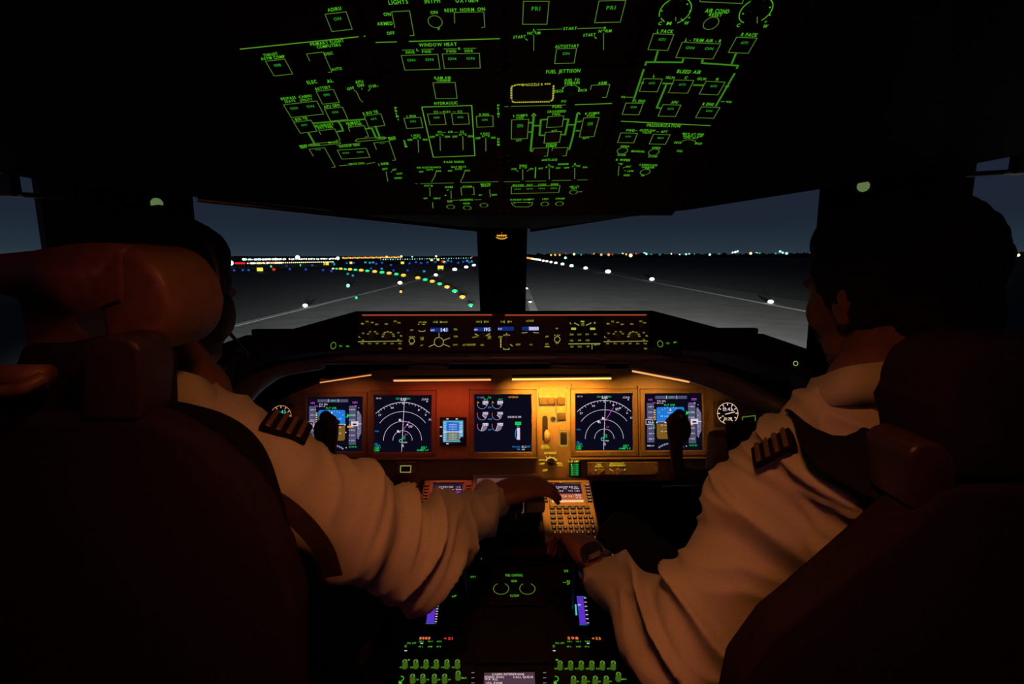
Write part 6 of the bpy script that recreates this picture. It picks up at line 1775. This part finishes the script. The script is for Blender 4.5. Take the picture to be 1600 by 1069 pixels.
def pilot(label, hc, look, up, neck, sh_in, sh_out, elbow, wrist, hd, hn, hside, curl, spine, hips, seed, cuff_r, sc, knee_in):
    t = empty('person', label, 'person', (hips[0], hips[1], 0))
    M = t.matrix_world.inverted()
    bm = bmesh.new(); R = head(bm, hc, look, up, sc)
    nk = Vector(neck); hcv = Vector(hc)
    chain(bm, [hcv+R @ Vector((0, -.035, -.045))*sc, (hcv+nk)/2+Vector((0, -.01, -.02)), nk], [.054, .056, .064])
    # bare body inside the clothes
    sp = Vector(spine); hp = Vector(hips); si = Vector(sh_in); so = Vector(sh_out); el = Vector(elbow); wr = Vector(wrist)
    chain(bm, [si, (si+so)/2+Vector((0, 0, .02)), so], [.05, .07, .05]); chain(bm, [nk, sp, hp], [.07, .12, .13])
    chain(bm, [si, el], [.046, .038]); chain(bm, [el, (el*.6+wr*.4), wr], [.038, .036, .026]); hand(bm, wr, hd, hn, hside, curl)
    # outer arm: hand on the thigh on the far side
    osd = 1 if so.x > si.x else -1; el2 = so+Vector((osd*.06, .06, -.27)); wr2 = el2+Vector((-osd*.04, .24, .02))
    chain(bm, [so, el2], [.046, .038]); chain(bm, [el2, wr2], [.038, .026]); hand(bm, wr2, (-osd*.2, 1, -.1), (0, 0, -1), osd*1, (.3, .3, .3, .3))
    kn = Vector(knee_in); kn2 = Vector((2*hp.x-kn.x, kn.y, kn.z)); legs = []
    for q, k_ in ((-1, kn), (1, kn2)):
        h_ = hp+Vector((.09*(1 if k_.x > hp.x else -1), .02, 0)); ft = Vector((k_.x, k_.y+.16, .10)); legs.append((h_, k_, ft)); chain(bm, [h_, k_], [.07, .055]); chain(bm, [k_, ft], [.05, .035]); cap(bm, ft, .035, ft+Vector((0, .14, -.045)), .03)
    body = bake('body', bm, M_SKIN, t, .0052 if False else .0048, 3)
    # trousers and shoes
    bm = bmesh.new(); ball(bm, hp, (.17, .14, .13), 3)
    for h_, k_, ft in legs: chain(bm, [h_, (h_+k_)/2, k_], [.095, .088, .072]); chain(bm, [k_, (k_+ft)/2, ft+Vector((0, 0, .02))], [.072, .062, .052])
    bake('trousers', bm, M_TROUSER, t, .010, 4, lambda p, n: fold(p, n, .006, Vector((seed, 2, 1)), Vector((.2, .8, .6))))
    for h_, k_, ft in legs:
        bm = bmesh.new(); cap(bm, ft+Vector((0, -.02, -.05)), .045, ft+Vector((0, .16, -.055)), .038); bmesh.ops.transform(bm, matrix=M, verts=bm.verts); obj('shoe', bm, M_BLACK, t, True)
    return t, R, body
def shirt(t, parts, cuts, seed, amp, d1, voxel=.005):
    bm = bmesh.new()
    for pts, rs in parts: chain(bm, pts, rs, 20)
    for c, r, sub in cuts: ball(bm, c, r, 3)
    return bake('shirt', bm, M_SHIRT, t, voxel, 9, lambda p, n: fold(p, n, amp, Vector((seed, seed*2.1, 3)), d1))
def collar(t, pts, h, lean, m=M_SHIRT):
    bm = bmesh.new(); iv = t.matrix_world.inverted(); pts = spline([Vector(p) for p in pts], 6); c = sum(pts, Vector())/len(pts); rows = []
    for p in pts:
        o = (p-c); o.z = 0; o.normalize()
        rows.append([bm.verts.new(iv @ q) for q in (p, p+Vector((0, 0, h))-o*lean, p+Vector((0, 0, h+.002))-o*(lean-.004), p+o*.010+Vector((0, 0, h*.35)), p+o*.014+Vector((0, 0, -.004)))])
    for a, b in zip(rows, rows[1:]):
        for k in range(5): bm.faces.new((a[k], a[(k+1) % 5], b[(k+1) % 5], b[k]))
    bm.faces.new(rows[0][::-1]); bm.faces.new(rows[-1]); return obj('collar', bm, m, t, True)
M_GOLD2 = mat('dull_gold_braid', (.22, .13, .06), .6, .3, scale=300)
def snap(so, p, off=.004):
    iv = so.matrix_world.inverted(); ok, loc, n, i = so.closest_point_on_mesh(iv @ Vector(p)); return so.matrix_world @ loc + n*off
def epaulette(t, a, b, up, w=.055, bars=4):
    so = [c for c in t.children if c.name.startswith('shirt')][0]; bpy.context.view_layer.update(); a = snap(so, a, .004); b = snap(so, b, .004)
    a = Vector(a); b = Vector(b); d = (b-a); L_ = d.length; d.normalize(); u = Vector(up); u = (u-d*u.dot(d)).normalized(); s = d.cross(u)
    M = Matrix(((d.x, s.x, u.x, a.x), (d.y, s.y, u.y, a.y), (d.z, s.z, u.z, a.z), (0, 0, 0, 1))); M = t.matrix_world.inverted() @ M
    bm = bmesh.new(); box(bm, 0, L_, -w/2, w/2, -.004, .006, .003, 2, M); e_ = obj('epaulette', bm, M_STRAP, t, True)
    for i in range(bars): bm = bmesh.new(); x = L_*(.16+i*.22); box(bm, x-L_*.055, x+L_*.055, -w/2-.0006, w/2+.0006, .0052, .0085, .001, 1, M); obj('gold_bar', bm, M_GOLD2, e_)
# ---- left pilot
LH = P(252, 476, .73)
S1 = P(432, 754, .655); E1 = P(652, 858, .76); W1 = P(768, 778, 1.07); S0 = P(165, 700, .66); N1 = P(275, 625, .70)
t1, R1, _ = pilot('left pilot in white shirt and headset, right arm stretched to the thrust levers', LH, (.20, .97, -.12), (0.05, .1, 1), N1, S1, S0, E1, W1, (.95, .50, .05), (.12, .15, -1), 1, (.32, .34, .38, .42),
               (N1.x-.02, N1.y+.03, .82), (-.50, .70, .58), 3.1, .04, 1.08, (-.30, 1.12, .60))
M1_ = S1*.45+E1*.55
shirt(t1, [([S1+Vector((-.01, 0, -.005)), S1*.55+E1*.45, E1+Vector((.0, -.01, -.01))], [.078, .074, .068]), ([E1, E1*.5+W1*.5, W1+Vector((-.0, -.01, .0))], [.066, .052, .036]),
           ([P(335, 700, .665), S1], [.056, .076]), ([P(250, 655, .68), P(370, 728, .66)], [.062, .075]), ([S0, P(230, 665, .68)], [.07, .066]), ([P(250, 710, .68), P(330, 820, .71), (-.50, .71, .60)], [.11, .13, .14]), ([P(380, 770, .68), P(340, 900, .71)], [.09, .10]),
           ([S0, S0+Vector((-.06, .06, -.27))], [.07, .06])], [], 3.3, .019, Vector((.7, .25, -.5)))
hair_mesh(t1, LH, R1, 1.08, .002, .0018); eyes(t1, LH, R1, 1.08)
collar(t1, [P(205, 645, .64), P(250, 640, .62), P(320, 650, .63), P(352, 660, .68), P(340, 650, .73)], .048, .012)
epaulette(t1, P(396, 668, .64), P(478, 684, .655), (.05, -.15, 1), .042)
# headset
hs = empty('headset', 'black headset worn over the left pilot\'s hair with an ear cup on the right ear', 'headset', LH); R1s = R1
bm = bmesh.new(); pts = [Vector((R1 @ Vector((.098*math.cos(a), -.004, .012+.120*math.sin(a))))) for a in [math.pi*i/16 for i in range(17)]]; tube(bm, [p*1.0 for p in pts], .008, 10); obj('headband', bm, M_BLACK, hs, True)
for q in (-1, 1):
    bm = bmesh.new(); ball(bm, R1 @ Vector((q*.094, -.002, -.010)), (.016, .030, .038), 3, R1); obj('ear_cup', bm, M_DMETAL if False else M_BLACK, hs, True)
bm = bmesh.new(); tube(bm, spline([R1 @ Vector((.098, .01, -.03)), R1 @ Vector((.085, .07, -.07)), R1 @ Vector((.035, .115, -.072))], 4), .0025, 8); ball(bm, R1 @ Vector((.033, .116, -.072)), .008, 2); obj('microphone', bm, M_BLACK, hs, True)
strap('shoulder_strap', [P(235, 690, .535), P(330, 735, .545), P(440, 790, .56), P(500, 850, .58), P(520, 900, .60)], .022, sl, (0, -1, .3), mat('brown_strap', (.05, .022, .024), .7, scale=200, bump=.4))
strap('shoulder_strap', [P(200, 660, .50), P(260, 672, .53), P(330, 688, .565), P(372, 722, .565), P(396, 790, .55), P(410, 850, .54)], .062, sl, (0, -1, .35))
# ---- right pilot
RH = P(1388, 460, .705)
S2 = P(1228, 760, .70); E2 = P(1078, 1010, .66); W2 = P(938, 893, .88); S3 = P(1560, 720, .62); N2 = P(1385, 615, .645)
t2, R2, _ = pilot('right pilot in white shirt, left arm reaching back to the flap lever, dark hair', RH, (-.24, .95, -.14), (-.05, .1, 1), N2, S2, S3, E2, W2, (-.28, .95, .10), (-.35, -.05, -1), -1, (.6, .65, .7, .75),
               (N2.x+.02, N2.y+.06, .82), (.54, .70, .56), 7.7, .04, 1.12, (.285, 1.16, .60))
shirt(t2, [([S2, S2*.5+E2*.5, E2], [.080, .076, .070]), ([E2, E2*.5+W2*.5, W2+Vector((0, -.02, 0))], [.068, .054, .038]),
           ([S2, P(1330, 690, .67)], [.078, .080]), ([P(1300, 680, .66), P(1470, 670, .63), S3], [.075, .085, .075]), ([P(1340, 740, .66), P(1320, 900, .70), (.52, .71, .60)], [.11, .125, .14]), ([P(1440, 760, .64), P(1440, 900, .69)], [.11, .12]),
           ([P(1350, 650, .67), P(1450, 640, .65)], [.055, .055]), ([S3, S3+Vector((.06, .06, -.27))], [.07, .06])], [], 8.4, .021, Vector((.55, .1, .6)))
hair_mesh(t2, RH, R2, 1.10, .003, .0045, seed=5); eyes(t2, RH, R2, 1.12)
collar(t2, [P(1262, 640, .70), P(1275, 640, .66), P(1320, 628, .615), P(1400, 622, .60), P(1480, 632, .60), P(1520, 650, .64)], .042, .004)
epaulette(t2, P(1240, 683, .63), P(1160, 713, .65), (-.35, -.15, 1), .038)
strap('shoulder_strap', [P(1262, 668, .65), P(1300, 692, .585), P(1370, 728, .545), P(1440, 762, .51), P(1480, 790, .49)], .07, sr, (0, -1, .35))
# wristwatch
wd = (W2-E2).normalized(); wc = W2+wd*.004; R = orient(wd).to_4x4(); R.translation = wc
ww = empty('wristwatch', 'metal wristwatch on the right pilot\'s left wrist catching orange light', 'watch', R)
for i in range(18):
    a = 2*math.pi*i/18
    bm = bmesh.new(); Mx = Matrix.Rotation(a, 4, 'Z') @ Matrix.Translation((.0345, 0, 0)); box(bm, -.0015, .0018, -.0052, .0052, -.008, .008, .001, 1, Mx)
    if i == 0: band = bm
    else:
        me = bpy.data.meshes.new('x'); bm.to_mesh(me); bm.free(); band.from_mesh(me); bpy.data.meshes.remove(me)
obj('band', band, M_METAL, ww)
up_ = R.to_3x3().inverted() @ Vector((-.15, -.45, .9)); up_.z = 0; up_.normalize(); ang = math.atan2(up_.y, up_.x)
bm = bmesh.new(); Mx = Matrix.Rotation(ang, 4, 'Z') @ Matrix.Translation((.040, 0, 0)) @ Matrix.Rotation(math.pi/2, 4, 'Y'); cyl(bm, (0, 0, 0), .019, .009, 24); bmesh.ops.transform(bm, matrix=Mx, verts=bm.verts); obj('watch_case', bm, M_METAL, ww)
bm = bmesh.new(); cyl(bm, (0, 0, .0052), .0155, .001, 24); bmesh.ops.transform(bm, matrix=Mx, verts=bm.verts); obj('watch_face', bm, M_BLACK, ww)
# rudder bar glint under the right screens
r_ = empty('panel_grab_bar', 'thin dark bar under the panel in front of the right pilot\'s knees', 'bar', P(1072, 762, 1.38)); iv = r_.matrix_world.inverted()
bm = bmesh.new(); tube(bm, [iv @ P(1035, 762, 1.38), iv @ P(1100, 762, 1.38)], .006, 10); obj('bar', bm, M_DMETAL, r_, True)

# ================================================================== LABELS OF THE LAMP ROWS, told apart by their order
ONES = 'first second third fourth fifth sixth seventh eighth ninth tenth eleventh twelfth thirteenth fourteenth fifteenth sixteenth seventeenth eighteenth nineteenth'.split()
TENS = {20: 'twenty', 30: 'thirty', 40: 'forty', 50: 'fifty'}; TENTH = {20: 'twentieth', 30: 'thirtieth', 40: 'fortieth', 50: 'fiftieth'}
def ordinal(n):
    if n < 20: return ONES[n-1]
    return TENTH[n] if n % 10 == 0 else TENS[n//10*10]+'-'+ONES[n % 10-1]
bpy.context.view_layer.update()
by = {}
for o in sc.objects:
    if o.parent is None and 'label' in o: by.setdefault(o['label'], []).append(o)
for lab, os_ in by.items():
    if len(os_) < 2: continue
    along = os_[0]['group'] == 'runway centre line dashes' if 'group' in os_[0] else False
    key = (lambda o: (o.matrix_world.translation-CAM).dot(RT)/(o.matrix_world.translation-CAM).dot(FW)) if not along else (lambda o: sum(v.co.y for v in o.data.vertices))
    for i, o in enumerate(sorted(os_, key=key)):
        o['label'] = lab+(', %s ' % ordinal(i+1))+('one out' if along else 'from left')
